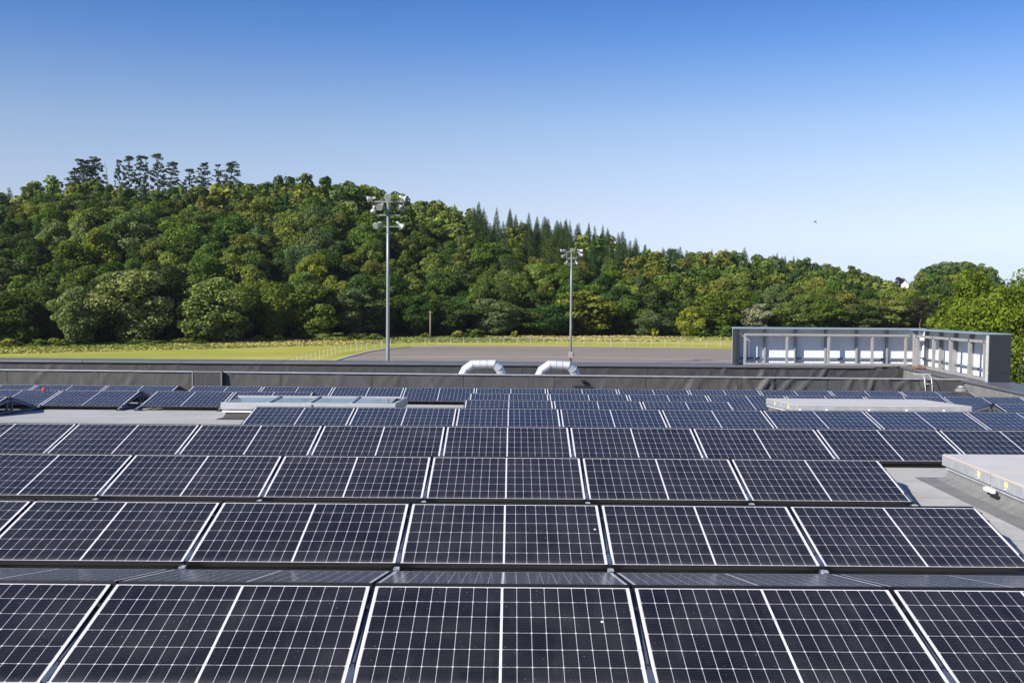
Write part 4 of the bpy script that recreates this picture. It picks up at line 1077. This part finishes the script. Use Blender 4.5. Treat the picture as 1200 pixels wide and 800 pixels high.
def mast(label, x, y, ztop, r0, r1, lights, frame, box=None):
    H = ztop - ZF
    m = thing('floodlight_mast', label, 'floodlight mast', (x, y, ZF), group='floodlight masts by the track')
    mb = MB(); mb.tube([(0, 0, 0), (0, 0, H * .33), (0, 0, H * .66), (0, 0, H)], [r0, r0 * .67 + r1 * .33, r0 * .33 + r1 * .67, r1], 16); mb.build('pole', M['pole'], m, True)
    mb = MB(); mb.box(-.3, .3, -.3, .3, 0, .04); 
    for a in range(4): mb.tube([(.22 * (1 if a % 2 else -1), .22 * (1 if a // 2 else -1), .04), (.22 * (1 if a % 2 else -1), .22 * (1 if a // 2 else -1), .14)], .03, 6)
    mb.build('base_plate', M['galv'], m)
    mb = MB()
    for a, b_, wd in frame: mb.bar(a, b_, wd, wd)
    o = mb.build('crossbar', M['pole'], m); o.location = (0, 0, H)
    for loc, yaw, pit, s in lights: floodlight(m, (loc[0], loc[1], H + loc[2]), yaw, pit, s)
    if box:
        mb = MB(); mb.box(-.28, .28, -r0 - .22, -r0 - .01, box, box + .75, c=.02); mb.build('control_box', M['post'], m)
        mb = MB(); mb.box(r0 + .01, r0 + .22, -.2, .2, box + .1, box + .6, c=.02); mb.build('junction_box', M['kerb'], m)
    return m
# pixel 16.5/m at 75 m
mast('near floodlight mast rising left of centre with lamps in two tiers', -8.83, 75, 8.05, .150, .090,
     [((-1.05, -.1, .22), R(95), R(-12), 1.0), ((-1.0, .05, -.42), R(160), R(-70), .9), ((.08, -.25, .30), R(178), R(-5), 1.05), ((-.42, -.25, -.28), R(165), R(-25), 1.05),
      ((1.02, -.1, .30), R(-115), R(-18), 1.0), ((.92, -.2, -.32), R(-150), R(-28), 1.0), ((-.62, -.15, -1.55), R(140), R(-28), 1.0), ((.80, -.05, -1.55), R(-100), R(-38), .9)],
     [((-1.15, 0, 0), (1.15, 0, 0), .10), ((-.85, 0, -.95), (.85, 0, -.95), .07), ((-.7, 0, -1.75), (.8, 0, -1.75), .06), ((-1.1, 0, 0), (-1.1, 0, -.3), .05), ((1.1, 0, 0), (1.1, 0, -.3), .05)])
mast('far floodlight mast right of centre with a square lamp frame', 6.95, 125, 6.05, .165, .095,
     [((-.95, -.1, .22), R(95), R(-10), .9), ((-.85, -.1, -.35), R(120), R(-30), .85), ((.02, -.2, .30), R(175), R(-8), 1.0), ((.90, -.1, .25), R(-95), R(-14), .9), ((1.0, -.1, -.20), R(-120), R(-30), .85),
      ((-.55, -.1, -1.15), R(150), R(-40), .85), ((.55, -.1, -1.15), R(-150), R(-40), .7)],
     [((-1.0, 0, .05), (1.0, 0, .05), .10), ((-.58, 0, .05), (-.58, 0, -.72), .08), ((.58, 0, .05), (.58, 0, -.72), .08), ((-.58, 0, -.72), (.58, 0, -.72), .14), ((-.55, 0, -1.3), (.6, 0, -1.3), .07)], box=1.2)
h = thing('utility_pole', 'thin wooden utility pole at the foot of the wood between the masts', 'pole', (-14.45, 186.5, ZF))
mb = MB(); mb.tube([(0, 0, -.3), (0, 0, 2.5), (0, 0, 5.0)], [.17, .15, .12], 10); mb.build('shaft', M['wood'], h, True)
mb = MB(); mb.bar((-.45, 0, 4.7), (.45, 0, 4.7), .09, .09); mb.build('crossarm', M['wood'], h)

# ---------------------------------------------------------------- bird
verts = [(0, .10, 0), (0, .06, .005), (0, 0, .01), (0, -.06, .005), (0, -.12, 0), (.05, .02, .03), (.12, -.01, .05), (.19, -.07, .04), (-.05, .02, .03), (-.12, -.01, .05), (-.19, -.07, .04), (.03, -.18, 0), (-.03, -.18, 0)]
edges = [(0, 1), (1, 2), (2, 3), (3, 4), (2, 5), (5, 6), (6, 7), (2, 8), (8, 9), (9, 10), (4, 11), (4, 12)]
rad = [(.012, .012), (.026, .024), (.032, .03), (.024, .022), (.012, .01), (.030, .008), (.024, .006), (.006, .004), (.030, .008), (.024, .006), (.006, .004), (.008, .003), (.008, .003)]
me = bpy.data.meshes.new('bird'); me.from_pydata(verts, edges, []); me.materials.append(M['bird'])
bo = link('bird', me); md = bo.modifiers.new('skin', 'SKIN'); bo.modifiers.new('sub', 'SUBSURF').levels = 1
for i, r_ in enumerate(rad): me.skin_vertices[0].data[i].radius = r_
me.skin_vertices[0].data[2].use_root = True
bo.location = (14.19, 50, 5.36); bo.rotation_euler = (R(25), R(72), R(12)); bo.scale = (.42, 1.05, 2.2)
tag(bo, 'small dark bird banking in flight against the sky', 'bird')
